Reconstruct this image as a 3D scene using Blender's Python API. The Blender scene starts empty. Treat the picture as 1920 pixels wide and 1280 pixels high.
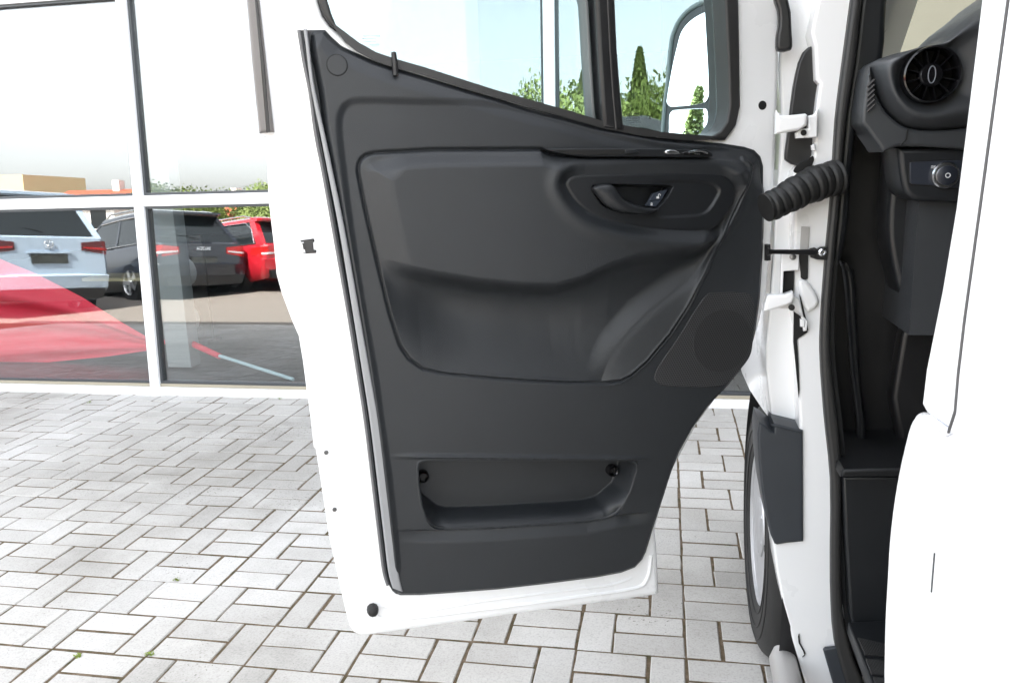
import bpy, bmesh, math, random
import numpy as np
from mathutils import Vector, Matrix, Euler
random.seed(7); np.random.seed(7)
SC = bpy.context.scene
COL = SC.collection
# ------------------------------------------------------------------ camera, light, exposure
TILT = math.atan(.06)                       # the forecourt climbs 6 % towards the showroom
RT = Matrix.Rotation(TILT, 4, 'X')
cam = bpy.data.cameras.new('camera'); camo = bpy.data.objects.new('camera', cam); COL.objects.link(camo)
cam.sensor_width = 36; cam.lens = 1521.136/1920*36; cam.clip_start = .02; cam.clip_end = 3000
cR = Vector((.982965, .181290, -.030226)); cU = Vector((-.009591, .214828, .976605)); cF = Vector((-.183542, .959678, -.212907))
CAMP = Vector((0, 0, 1.3277))
m = Matrix((( cR.x, cU.x, -cF.x, CAMP.x), (cR.y, cU.y, -cF.y, CAMP.y), (cR.z, cU.z, -cF.z, CAMP.z), (0, 0, 0, 1)))
camo.matrix_world = RT @ m
SC.camera = camo
SUN_EL, SUN_AZ = math.radians(52), math.radians(-16)      # behind the showroom, azimuth clockwise from +Y
W = bpy.data.worlds.new('World'); SC.world = W; W.use_nodes = True
nt = W.node_tree
sky = nt.nodes.new('ShaderNodeTexSky'); sky.sky_type = 'NISHITA'; sky.sun_disc = False
sky.sun_elevation = SUN_EL; sky.sun_rotation = SUN_AZ; sky.air_density = 1.0; sky.dust_density = 2.5; sky.ozone_density = 1.0
bg = nt.nodes['Background']; hs = nt.nodes.new('ShaderNodeHueSaturation'); hs.inputs['Saturation'].default_value = .20      # milky summer sky
nt.links.new(sky.outputs[0], hs.inputs['Color']); nt.links.new(hs.outputs[0], bg.inputs[0]); bg.inputs[1].default_value = .15
sl = bpy.data.lights.new('sun', 'SUN'); sl.energy = 4.0; sl.angle = math.radians(.5); sl.color = (1, .95, .88)
so = bpy.data.objects.new('sun', sl); COL.objects.link(so)
sd = Vector((math.sin(SUN_AZ)*math.cos(SUN_EL), math.cos(SUN_AZ)*math.cos(SUN_EL), math.sin(SUN_EL)))
so.rotation_euler = sd.to_track_quat('Z', 'Y').to_euler()
SC.view_settings.view_transform = 'Standard'; SC.view_settings.look = 'None'; SC.view_settings.gamma = 1
SC.view_settings.use_curve_mapping = False; SC.view_settings.exposure = 3.02
SC.render.engine = 'CYCLES'
SC.cycles.max_bounces = 10; SC.cycles.transparent_max_bounces = 24; SC.cycles.glossy_bounces = 6; SC.cycles.diffuse_bounces = 5
SC.cycles.caustics_reflective = False; SC.cycles.caustics_refractive = False

# ------------------------------------------------------------------ helpers
TOPS = []
def tag(o, label=None, cat=None, group=None, kind=None):
    if label: o['label'] = label
    if cat: o['category'] = cat
    if group: o['group'] = group
    if kind: o['kind'] = kind
    return o
def link(name, me, mat, parent=None, label=None):
    o = bpy.data.objects.new(name, me); COL.objects.link(o)
    if mat is not None and len(me.materials) == 0: me.materials.append(mat)
    if parent is not None:
        o.parent = parent; r = parent
        off = Vector()
        while r is not None: off += r.location; r = r.parent
        o.location = -off
    if label: o['label'] = label
    return o
def empty(name, loc, label, cat, group=None):
    o = bpy.data.objects.new(name, None); COL.objects.link(o); o.location = loc; o.empty_display_size = .1
    return tag(o, label, cat, group)
def finish(me, angle=35):
    bm = bmesh.new(); bm.from_mesh(me); bmesh.ops.recalc_face_normals(bm, faces=bm.faces)
    bm.to_mesh(me); bm.free()
    for p in me.polygons: p.use_smooth = True
    if angle: me.set_sharp_from_angle(angle=math.radians(angle))
    return me
def mesh(name, v, f, angle=35):
    me = bpy.data.meshes.new(name); me.from_pydata([tuple(map(float, p)) for p in v], [], f); me.update()
    return finish(me, angle)
def smooth(P, closed=True, n=6):
    P = [np.array(p, float) for p in P]; N = len(P); out = []
    for i in range(N if closed else N-1):
        if closed: a, b, c, d = P[i-1], P[i], P[(i+1) % N], P[(i+2) % N]
        else: a, b, c, d = P[max(i-1, 0)], P[i], P[i+1], P[min(i+2, N-1)]
        # centripetal style tangents
        t1 = np.linalg.norm(b-a)**.5+1e-9; t2 = np.linalg.norm(c-b)**.5+1e-9; t3 = np.linalg.norm(d-c)**.5+1e-9
        m1 = (c-b) + t2*((b-a)/t1 - (c-a)/(t1+t2)) if t1 > 1e-6 else c-b
        m2 = (c-b) + t2*((d-c)/t3 - (d-b)/(t2+t3)) if t3 > 1e-6 else c-b
        for k in range(n):
            s = k/n; out.append((2*s**3-3*s**2+1)*b + (s**3-2*s**2+s)*m1 + (-2*s**3+3*s**2)*c + (s**3-s**2)*m2)
    if not closed: out.append(P[-1])
    return [tuple(p) for p in out]
def resample(P, n):
    P = np.array(P, float); L = np.r_[0, np.cumsum(np.linalg.norm(np.diff(P, axis=0), axis=1))]
    t = np.linspace(0, L[-1], n); return np.stack([np.interp(t, L, P[:, k]) for k in range(P.shape[1])], 1)
HO = np.array((.25, 1.74, 0.)); HA = math.radians(24.4)
HD = np.array((math.cos(HA), math.sin(HA), 0)); HN = np.array((math.sin(HA), -math.cos(HA), 0)); ZZ = np.array((0, 0, 1.))
FYY = 4.3835
def fD(P): return HO + P[:, :1]*HD + P[:, 1:2]*ZZ + P[:, 2:3]*HN
def fX(x0): return lambda P: np.stack([x0 - P[:, 2], P[:, 0], P[:, 1]], 1)
def fY(y0): return lambda P: np.stack([P[:, 0], y0 - P[:, 2], P[:, 1]], 1)
def fF(P): return np.stack([P[:, 0], FYY + .06*P[:, 1] - P[:, 2], P[:, 1]], 1)
def fG(P): return P
def plate_mesh(name, loops, fr, c0, c1, bevel=.002, seg=2, angle=35):
    """closed plate with rounded rims: loops (outline, holes) in a frame's own plane, c0..c1 its thickness"""
    cu = bpy.data.curves.new('tmp', 'CURVE'); cu.dimensions = '2D'; cu.fill_mode = 'BOTH'
    h = (c1-c0)/2; bevel = min(bevel, h*.98)
    cu.extrude = h-bevel; cu.bevel_depth = bevel; cu.bevel_resolution = seg; cu.offset = -bevel
    for L in loops:
        s = cu.splines.new('POLY'); s.points.add(len(L)-1); s.use_cyclic_u = True
        for p, q in zip(s.points, L): p.co = (q[0], q[1], 0, 1)
    o = bpy.data.objects.new('tmp', cu); COL.objects.link(o)
    dg = bpy.context.evaluated_depsgraph_get(); me = bpy.data.meshes.new_from_object(o.evaluated_get(dg))
    bpy.data.objects.remove(o); bpy.data.curves.remove(cu)
    n = len(me.vertices); co = np.empty(n*3); me.vertices.foreach_get('co', co); co = co.reshape(-1, 3)
    co[:, 2] += (c0+c1)/2
    me.vertices.foreach_set('co', fr(co).ravel())
    bm = bmesh.new(); bm.from_mesh(me); bmesh.ops.remove_doubles(bm, verts=bm.verts, dist=1e-5)
    bmesh.ops.recalc_face_normals(bm, faces=bm.faces); bm.to_mesh(me); bm.free()
    me.name = name; me.materials.clear()
    q = fr(np.array([[0, 0, 0.], [1, 0, 0], [0, 1, 0]])); ax = Vector(np.cross(q[1]-q[0], q[2]-q[0])).normalized()
    me.set_sharp_from_angle(angle=math.radians(angle))
    for p in me.polygons: p.use_smooth = abs(p.normal.dot(ax)) < .9995       # faces stay flat, rims roll
    return me
def plate(name, loops, fr, c0, c1, mat, parent, bevel=.002, seg=2, angle=35, label=None):
    return link(name, plate_mesh(name, loops, fr, c0, c1, bevel, seg, angle), mat, parent, label)
class MB:
    """collects boxes, tubes and free faces and links them as one mesh"""
    def __init__(s): s.v = []; s.f = []
    def add(s, v, f):
        b = len(s.v); s.v += [tuple(map(float, p)) for p in v]; s.f += [tuple(i+b for i in q) for q in f]; return s
    def box(s, a, b, M=None):
        v = [(x, y, z) for z in (a[2], b[2]) for y in (a[1], b[1]) for x in (a[0], b[0])]
        if M is not None: v = [M @ Vector(p) for p in v]
        return s.add(v, [(0, 2, 3, 1), (4, 5, 7, 6), (0, 1, 5, 4), (2, 6, 7, 3), (0, 4, 6, 2), (1, 3, 7, 5)])
    def tube(s, path, r, n=12, cap=True, closed=False):
        P = [Vector(p) for p in path]; N = len(P); R = r if hasattr(r, '__len__') else [r]*N
        v = []; up = None
        for i in range(N):
            if closed: t = (P[(i+1) % N]-P[i-1]).normalized()
            else: t = (P[min(i+1, N-1)]-P[max(i-1, 0)]).normalized()
            if up is None:
                up = Vector((0, 0, 1)) if abs(t.z) < .9 else Vector((1, 0, 0))
            up = (up - t*up.dot(t)).normalized(); sd_ = t.cross(up)
            for k in range(n):
                a = 2*math.pi*k/n; v.append(P[i] + (up*math.cos(a)+sd_*math.sin(a))*R[i])
        f = [(i*n+k, i*n+(k+1) % n, ((i+1) % N)*n+(k+1) % n, ((i+1) % N)*n+k) for i in range(N if closed else N-1) for k in range(n)]
        if cap and not closed: f += [tuple(range(n-1, -1, -1)), tuple((N-1)*n+k for k in range(n))]
        return s.add(v, f)
    def lathe(s, prof, o, ax, n=32, closed=False):
        """prof [(radius, offset along axis)]"""
        ax = Vector(ax).normalized(); o = Vector(o); e1 = ax.orthogonal().normalized(); e2 = ax.cross(e1); v = []
        for r, h in prof:
            for k in range(n):
                a = 2*math.pi*k/n; v.append(o + ax*h + (e1*math.cos(a)+e2*math.sin(a))*r)
        M = len(prof)
        f = [(i*n+k, i*n+(k+1) % n, ((i+1) % M)*n+(k+1) % n, ((i+1) % M)*n+k) for i in range(M if closed else M-1) for k in range(n)]
        if not closed:
            f += [tuple(range(n-1, -1, -1)), tuple((M-1)*n+k for k in range(n))]
        return s.add(v, f)
    def loft(s, secs, cap=True, loop=True):
        n = len(secs[0]); v = [p for q in secs for p in q]
        f = [(i*n+k, i*n+(k+1) % n, (i+1)*n+(k+1) % n, (i+1)*n+k) for i in range(len(secs)-1) for k in range(n if loop else n-1)]
        if cap: f += [tuple(range(n-1, -1, -1)), tuple((len(secs)-1)*n+k for k in range(n))]
        return s.add(v, f)
    def mesh(s, name, angle=35): return mesh(name, s.v, s.f, angle)
    def build(s, name, mat, parent=None, label=None, angle=35): return link(name, s.mesh(name, angle), mat, parent, label)
def band(left, right): return list(left) + list(reversed(list(right)))
def circle(c, r, n=28, ry=None): return [(c[0]+r*math.cos(2*math.pi*k/n), c[1]+(ry or r)*math.sin(2*math.pi*k/n)) for k in range(n)]
def text_mesh(txt, size, fr, c0, at, mirror=False, bold=.0, align='CENTER'):
    cu = bpy.data.curves.new('t', 'FONT'); cu.body = txt; cu.size = size; cu.align_x = align; cu.align_y = 'CENTER'; cu.extrude = .0004; cu.offset = bold
    o = bpy.data.objects.new('t', cu); COL.objects.link(o)
    me = bpy.data.meshes.new_from_object(o.evaluated_get(bpy.context.evaluated_depsgraph_get()))
    bpy.data.objects.remove(o); bpy.data.curves.remove(cu)
    co = np.empty(len(me.vertices)*3); me.vertices.foreach_get('co', co); co = co.reshape(-1, 3)
    if mirror: co[:, 0] *= -1
    co[:, 0] += at[0]; co[:, 1] += at[1]; co[:, 2] += c0
    me.vertices.foreach_set('co', fr(co).ravel()); me.materials.clear(); return me

# ------------------------------------------------------------------ materials
def new_mat(name):
    mt = bpy.data.materials.new(name); mt.use_nodes = True; t = mt.node_tree; return mt, t, t.nodes['Principled BSDF']
def N(t, typ, **kw):
    n = t.nodes.new(typ)
    for k, v in kw.items(): setattr(n, k, v)
    return n
def noise(t, scale, detail=4, rough=.55, coord=None):
    n = N(t, 'ShaderNodeTexNoise'); n.inputs['Scale'].default_value = scale; n.inputs['Detail'].default_value = detail; n.inputs['Roughness'].default_value = rough
    if coord is not None: t.links.new(coord, n.inputs['Vector'])
    return n
def ramp(t, src, stops):
    r = N(t, 'ShaderNodeValToRGB'); t.links.new(src, r.inputs[0])
    e = r.color_ramp.elements
    while len(e) < len(stops): e.new(.5)
    for el, (p, c) in zip(e, stops): el.position = p; el.color = c if len(c) == 4 else (*c, 1)
    return r
def simple(name, col, rough=.5, metal=0, spec=.5, coat=0, bump=0, bscale=400, var=0, vscale=6, emis=None, rvar=0):
    mt, t, b = new_mat(name)
    b.inputs['Base Color'].default_value = (*col, 1); b.inputs['Roughness'].default_value = rough; b.inputs['Metallic'].default_value = metal
    b.inputs['Specular IOR Level'].default_value = spec; b.inputs['Coat Weight'].default_value = coat; b.inputs['Coat Roughness'].default_value = .04
    tc = N(t, 'ShaderNodeTexCoord')
    if var:
        n = noise(t, vscale, 5, .6, tc.outputs['Object'])
        lo = tuple(c*(1-var) for c in col); hi = tuple(min(c*(1+var), 1) for c in col)
        r = ramp(t, n.outputs[0], [(.3, lo), (.7, hi)]); t.links.new(r.outputs[0], b.inputs['Base Color'])
    if rvar:
        n2 = noise(t, vscale*1.7, 5, .6, tc.outputs['Object'])
        mr = N(t, 'ShaderNodeMapRange'); mr.inputs[1].default_value = .3; mr.inputs[2].default_value = .7; mr.inputs[3].default_value = rough-rvar; mr.inputs[4].default_value = rough+rvar
        t.links.new(n2.outputs[0], mr.inputs[0]); t.links.new(mr.outputs[0], b.inputs['Roughness'])
    if bump:
        n = noise(t, bscale, 3, .6, tc.outputs['Object'])
        bp = N(t, 'ShaderNodeBump'); bp.inputs['Strength'].default_value = bump; bp.inputs['Distance'].default_value = .001
        t.links.new(n.outputs[0], bp.inputs['Height']); t.links.new(bp.outputs[0], b.inputs['Normal'])
    return mt
def glass(name, tint, refl, rtint=(1, 1, 1), dirt=0):
    mt, t, b = new_mat(name); t.nodes.remove(b); out = t.nodes['Material Output']
    tr = N(t, 'ShaderNodeBsdfTransparent'); tr.inputs[0].default_value = (*tint, 1)
    gl = N(t, 'ShaderNodeBsdfGlossy'); gl.inputs['Roughness'].default_value = 0; gl.inputs[0].default_value = (*rtint, 1)
    lw = N(t, 'ShaderNodeLayerWeight'); lw.inputs[0].default_value = .5          # Schlick, the same from both faces
    pw = N(t, 'ShaderNodeMath', operation='POWER'); pw.inputs[1].default_value = 5; t.links.new(lw.outputs['Facing'], pw.inputs[0])
    ma = N(t, 'ShaderNodeMath', operation='MULTIPLY_ADD', use_clamp=True); ma.inputs[1].default_value = .96-refl; ma.inputs[2].default_value = .04+refl; t.links.new(pw.outputs[0], ma.inputs[0])
    mx = N(t, 'ShaderNodeMixShader'); t.links.new(ma.outputs[0], mx.inputs[0]); t.links.new(tr.outputs[0], mx.inputs[1]); t.links.new(gl.outputs[0], mx.inputs[2])
    t.links.new(mx.outputs[0], out.inputs[0]); return mt
M_white = simple('white_paint', (.82, .83, .84), .28, 0, .5, coat=.6, rvar=.015, vscale=3)
M_trim = simple('grained_trim', (.0158, .0182, .0212), .43, 0, .52, bump=.6, bscale=900, var=.10, vscale=5, rvar=.05)
M_dash_lit = simple('dash_grain_lit', (.036, .039, .043), .42, 0, .55, bump=.4, bscale=900, var=.06, vscale=5)  # trim grain lightened: daylight from the windscreen is put into the colour
M_trim2 = simple('smooth_trim', (.0115, .0128, .0148), .40, 0, .45, bump=.15, bscale=1200, rvar=.05)
M_black = simple('black_plastic', (.010, .010, .011), .4, 0, .5, bump=.15, bscale=700, rvar=.06)
M_gloss = simple('gloss_black', (.006, .006, .007), .12, 0, .5)
M_rub = simple('rubber', (.014, .014, .014), .55, 0, .4, bump=.3, bscale=500, var=.15, vscale=20)
M_seal = simple('seal_rubber', (.022, .022, .022), .48, 0, .5, bump=.2, bscale=600)
M_clad = simple('cladding', (.028, .033, .040), .5, 0, .5, bump=.3, bscale=700, var=.08)
M_chrome = simple('silver_metal', (.75, .76, .78), .22, 1)
M_steel = simple('steel_rim', (.46, .465, .48), .42, .6, bump=.1, bscale=200, var=.12, vscale=15)
M_alu = simple('frame_white', (.80, .81, .82), .35, 0, .5, rvar=.06, vscale=2)
M_alud = simple('frame_dark', (.05, .055, .06), .4, 0, .5)
M_print = simple('print_grey', (.62, .63, .64), .5)
M_printd = simple('print_dark', (.05, .06, .06), .5)
M_void = simple('dark_void', (.004, .004, .004), .8)  # near-black, for plates that stand in for the shade in gaps and holes
G_door = glass('door_glass', (.85, .94, .945), .02)
G_wind = glass('windscreen_glass', (.95, .97, .95), .0)
G_pane = glass('showroom_glass', (.90, .93, .93), .105)
M_mirror = simple('mirror_silver', (.92, .93, .94), .0, 1)
M_beige = simple('beige_render', (.33, .30, .235), .85, 0, .2, bump=.4, bscale=120, var=.06, vscale=3)
M_int = simple('showroom_floor', (.05, .05, .053), .35, 0, .5, var=.1)
M_iwall = simple('showroom_wall', (.06, .062, .066), .8)
M_red = simple('red_fabric', (.93, .055, .10), .6, 0, .3, bump=.3, bscale=300)
M_pole = simple('pale_blue_pole', (.55, .70, .74), .35)

def paver_material():
    mt, t, b = new_mat('concrete_paver')
    geo = N(t, 'ShaderNodeNewGeometry'); oi = N(t, 'ShaderNodeObjectInfo'); at = N(t, 'ShaderNodeAttribute', attribute_name='rnd')
    add = N(t, 'ShaderNodeMath', operation='ADD'); t.links.new(oi.outputs['Random'], add.inputs[0]); t.links.new(at.outputs['Fac'], add.inputs[1])
    fr = N(t, 'ShaderNodeMath', operation='FRACT'); t.links.new(add.outputs[0], fr.inputs[0])
    base = ramp(t, fr.outputs[0], [(0, (.44, .433, .418)), (.5, (.475, .468, .453)), (1, (.515, .508, .493))])
    big = noise(t, .9, 6, .62, geo.outputs['Position'])                     # wide patches of dirt
    rb = ramp(t, big.outputs[0], [(.34, (.62, .61, .585)), (.47, (.84, .83, .81)), (.62, (1, 1, 1))])
    fine = noise(t, 170, 3, .7, geo.outputs['Position']); rf = ramp(t, fine.outputs[0], [(.25, (.72, .72, .72)), (.5, (1, 1, 1)), (.8, (1.08, 1.08, 1.08))])
    sp = N(t, 'ShaderNodeTexVoronoi'); sp.inputs['Scale'].default_value = 62
    wz = noise(t, 90, 2, .6, geo.outputs['Position']); wm_ = N(t, 'ShaderNodeVectorMath', operation='MULTIPLY_ADD'); wm_.inputs[1].default_value = (.02, .02, .02)
    t.links.new(wz.outputs['Color'], wm_.inputs[0]); t.links.new(geo.outputs['Position'], wm_.inputs[2]); t.links.new(wm_.outputs[0], sp.inputs['Vector'])
    spn = noise(t, 2.2, 2, .5, geo.outputs['Position'])
    # an old oil and tyre stain with its own outline
    stx = [(-1.559,3.096)][0]
    vd = N(t, 'ShaderNodeVectorMath', operation='SUBTRACT'); vd.inputs[1].default_value = (stx[0], stx[1]+.30, .14); t.links.new(geo.outputs['Position'], vd.inputs[0])
    vl = N(t, 'ShaderNodeVectorMath', operation='LENGTH'); t.links.new(vd.outputs[0], vl.inputs[0])
    wob = noise(t, 3.5, 5, .65, geo.outputs['Position']); wa = N(t, 'ShaderNodeMath', operation='MULTIPLY_ADD'); wa.inputs[1].default_value = -1.6; t.links.new(wob.outputs[0], wa.inputs[0]); t.links.new(vl.outputs['Value'], wa.inputs[2])
    stn = N(t, 'ShaderNodeMapRange', interpolation_type='SMOOTHSTEP'); stn.inputs[1].default_value = -.55; stn.inputs[2].default_value = .25; stn.inputs[3].default_value = 1; stn.inputs[4].default_value = 0; t.links.new(wa.outputs[0], stn.inputs[0])
    lim = N(t, 'ShaderNodeMapRange'); lim.inputs[1].default_value = .5; lim.inputs[2].default_value = .75; lim.inputs[3].default_value = .04; lim.inputs[4].default_value = .22
    lm_ = N(t, 'ShaderNodeMath', operation='MULTIPLY_ADD'); lm_.inputs[1].default_value = .16; t.links.new(stn.outputs[0], lm_.inputs[0]); t.links.new(spn.outputs[0], lm_.inputs[2]); t.links.new(lm_.outputs[0], lim.inputs[0])
    lt = N(t, 'ShaderNodeMath', operation='LESS_THAN'); t.links.new(sp.outputs['Distance'], lt.inputs[0]); t.links.new(lim.outputs[0], lt.inputs[1])
    m1 = N(t, 'ShaderNodeMixRGB', blend_type='MULTIPLY'); m1.inputs[0].default_value = 1; t.links.new(base.outputs[0], m1.inputs[1]); t.links.new(rb.outputs[0], m1.inputs[2])
    m2 = N(t, 'ShaderNodeMixRGB', blend_type='MULTIPLY'); m2.inputs[0].default_value = 1; t.links.new(m1.outputs[0], m2.inputs[1]); t.links.new(rf.outputs[0], m2.inputs[2])
    m4 = N(t, 'ShaderNodeMixRGB', blend_type='MULTIPLY'); t.links.new(stn.outputs[0], m4.inputs[0]); t.links.new(m2.outputs[0], m4.inputs[1]); m4.inputs[2].default_value = (.74, .735, .72, 1)
    m3 = N(t, 'ShaderNodeMixRGB'); t.links.new(m4.outputs[0], m3.inputs[1]); m3.inputs[2].default_value = (.12, .115, .10, 1)
    sc = N(t, 'ShaderNodeMath', operation='MULTIPLY'); sc.inputs[1].default_value = .7; t.links.new(lt.outputs[0], sc.inputs[0]); t.links.new(sc.outputs[0], m3.inputs[0])
    t.links.new(m3.outputs[0], b.inputs['Base Color']); b.inputs['Roughness'].default_value = .88; b.inputs['Specular IOR Level'].default_value = .25
    bp = N(t, 'ShaderNodeBump'); bp.inputs['Strength'].default_value = .35; bp.inputs['Distance'].default_value = .002; t.links.new(fine.outputs[0], bp.inputs['Height']); t.links.new(bp.outputs[0], b.inputs['Normal'])
    return mt
M_pav = paver_material()
def joint_material():
    mt, t, b = new_mat('joint_sand'); geo = N(t, 'ShaderNodeNewGeometry')
    n = noise(t, 26, 5, .7, geo.outputs['Position'])
    r = ramp(t, n.outputs[0], [(.30, (.06, .06, .03)), (.46, (.11, .085, .055)), (.62, (.17, .13, .095)), (.80, (.27, .23, .18))]); t.links.new(r.outputs[0], b.inputs['Base Color'])
    b.inputs['Roughness'].default_value = 1; b.inputs['Specular IOR Level'].default_value = .1
    n2 = noise(t, 220, 3, .7, geo.outputs['Position']); bp = N(t, 'ShaderNodeBump'); bp.inputs['Distance'].default_value = .006; t.links.new(n2.outputs[0], bp.inputs['Height']); t.links.new(bp.outputs[0], b.inputs['Normal'])
    return mt
M_joint = joint_material()
def lot_material():
    mt, t, b = new_mat('lot_paving'); geo = N(t, 'ShaderNodeNewGeometry')
    br = N(t, 'ShaderNodeTexBrick'); br.inputs['Scale'].default_value = 5; br.inputs['Color1'].default_value = (.25, .22, .195, 1); br.inputs['Color2'].default_value = (.21, .19, .17, 1); br.inputs['Mortar'].default_value = (.12, .10, .08, 1); br.inputs['Mortar Size'].default_value = .03
    t.links.new(geo.outputs['Position'], br.inputs['Vector']); t.links.new(br.outputs[0], b.inputs['Base Color']); b.inputs['Roughness'].default_value = .9; return mt
M_lot = lot_material()

# ------------------------------------------------------------------ the forecourt and its pavers
U0X, U0Y, UX, UY = -1.1314, 1.8222, .1, .1
fore = MB().box((-40, -1.0, -.30), (30, 30, -.0007)).build('forecourt', M_joint); tag(fore, kind='structure'); TOPS.append(fore)
lotm = mesh('parking_lot', [(-60, -1.0, -.012), (60, -1.0, -.012), (60, -60, 3.53), (-60, -60, 3.53), (-60, -1.0, -.3), (60, -1.0, -.3), (60, -60, -1), (-60, -60, -1)],
            [(0, 1, 2, 3), (4, 7, 6, 5), (0, 4, 5, 1), (1, 5, 6, 2), (2, 6, 7, 3), (3, 7, 4, 0)])
lot = link('parking_lot', lotm, M_lot); tag(lot, kind='structure'); TOPS.append(lot)
def paver_verts(lx, ly, rng):
    """paver body: chamfered, corners chipped a little, 24 triangles or so"""
    g = .0031 + rng.uniform(-.0011, .0021); c = .003
    j = lambda: rng.uniform(-.0013, .0013)
    q = g*1.08; ring = [(g, q), (lx/2, q*.9), (lx-g, q), (lx-g*.9, ly/2), (lx-g, ly-q), (lx/2, ly-q*.9), (g, ly-q), (g*.9, ly/2)]
    ring = [(x+j(), y+j()) for x, y in ring]; cx, cy = lx/2, ly/2
    top = [(cx+(x-cx)*(1-c/abs(x-cx) if abs(x-cx) > c*2 else 1), cy+(y-cy)*(1-c/abs(y-cy) if abs(y-cy) > c*2 else 1)) for x, y in ring]
    v = [(x-cx, y-cy, -.04) for x, y in ring] + [(x-cx, y-cy, -.0035+j()*.5) for x, y in ring] + [(x-cx, y-cy, 0) for x, y in top]
    f = [(i, (i+1) % 8, 8+(i+1) % 8, 8+i) for i in range(8)] + [(8+i, 8+(i+1) % 8, 16+(i+1) % 8, 16+i) for i in range(8)] + [tuple(range(16, 24))]
    return v, f
rng = random.Random(3)
variants = {}
for k, (lx, ly) in (('H', (.2, .1)), ('V', (.1, .2))):
    variants[k] = []
    for i in range(8):
        v, f = paver_verts(lx, ly, rng); me = mesh('paver', v, f, 30); me.materials.append(M_pav); variants[k].append(me)
def to_px(P):
    d = Vector(P)-CAMP; z = d.dot(cF); return (960+1521.1*d.dot(cR)/z, 640-1521.1*d.dot(cU)/z, z) if z > .2 else (1e5, 1e5, z)
cells = []
for j in range(-32, 14):
    y = U0Y+.2*j
    if y < -1.0 or y+.2 > 4.6: continue
    for i in range(-24, 14):
        x = U0X+.3*i
        if j % 2:  cells += [('V', x+.05, y+.1), ('H', x+.2, y+.05), ('H', x+.2, y+.15)]
        else:      cells += [('V', x+.25, y+.1), ('H', x+.1, y+.05), ('H', x+.1, y+.15)]
def show(cx, cy):
    px, py, z = to_px((cx, cy, 0))
    if not (-120 < px < 2040 and 500 < py < 1360): return 0
    if px > 1470: return 0
    s = (px-650)*(1200-480)  # hidden behind the open door?
    if 690 < px < 1215 and py < 1080 - 0: return 0
    if 610 < px < 720 and py < 1080: return 0
    return 1521*.02/z**2*1.3
cells.sort(key=lambda c: -show(c[1], c[2]))
far = MB(); frnd = []
for k, (kind, x, y) in enumerate(cells):
    a = rng.uniform(-.006, .006); h = rng.uniform(-.0015, .0012); tx = rng.uniform(-.006, .006); ty = rng.uniform(-.006, .006)
    dx, dy = rng.uniform(-.0010, .0010), rng.uniform(-.0010, .0010)
    if k < 300 and show(x, y) > 0:
        o = bpy.data.objects.new('paver', rng.choice(variants[kind])); COL.objects.link(o); o.parent = fore
        o.location = (x+dx, y+dy, h+.002); o.rotation_euler = (tx, ty, a)
    else:
        me = rng.choice(variants[kind]); Mx = Matrix.Translation((x+dx, y+dy, h+.002)) @ Euler((tx, ty, a)).to_matrix().to_4x4()
        far.add([Mx @ v.co for v in me.vertices], [tuple(p.vertices) for p in me.polygons]); frnd += [rng.random()]*len(me.vertices)
fo = far.build('pavers', M_pav, fore, angle=30); fo['kind'] = 'stuff'
at = fo.data.attributes.new('rnd', 'FLOAT', 'POINT'); at.data.foreach_set('value', frnd)
# moss and weeds in the joints
wm = simple('weed_green', (.16, .22, .03), .7, var=.3, vscale=40)
wd = MB()
for (x, y) in [(-1.599,2.235),(-1.625,1.798),(-1.422,1.831),(-3.403,4.16),(-2.251,4.331)]:
    for k in range(26):
        a = rng.uniform(0, 6.28); r = rng.uniform(0, .012); s = rng.uniform(.003, .006); z = rng.uniform(.001, .010); b = rng.uniform(0, 6.28)
        c = Vector((x+r*math.cos(a), y+r*math.sin(a), z)); e = Vector((math.cos(b), math.sin(b), rng.uniform(0, .6)))*s; w = Vector((-math.sin(b), math.cos(b), 0))*s*.5
        wd.add([c-e, c+w, c+e, c-w], [(0, 1, 2, 3)])
o = wd.build('weeds', wm, None); tag(o, 'tiny green weeds sprouting in the paving joints', 'weeds', kind='stuff'); TOPS.append(o)

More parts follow.
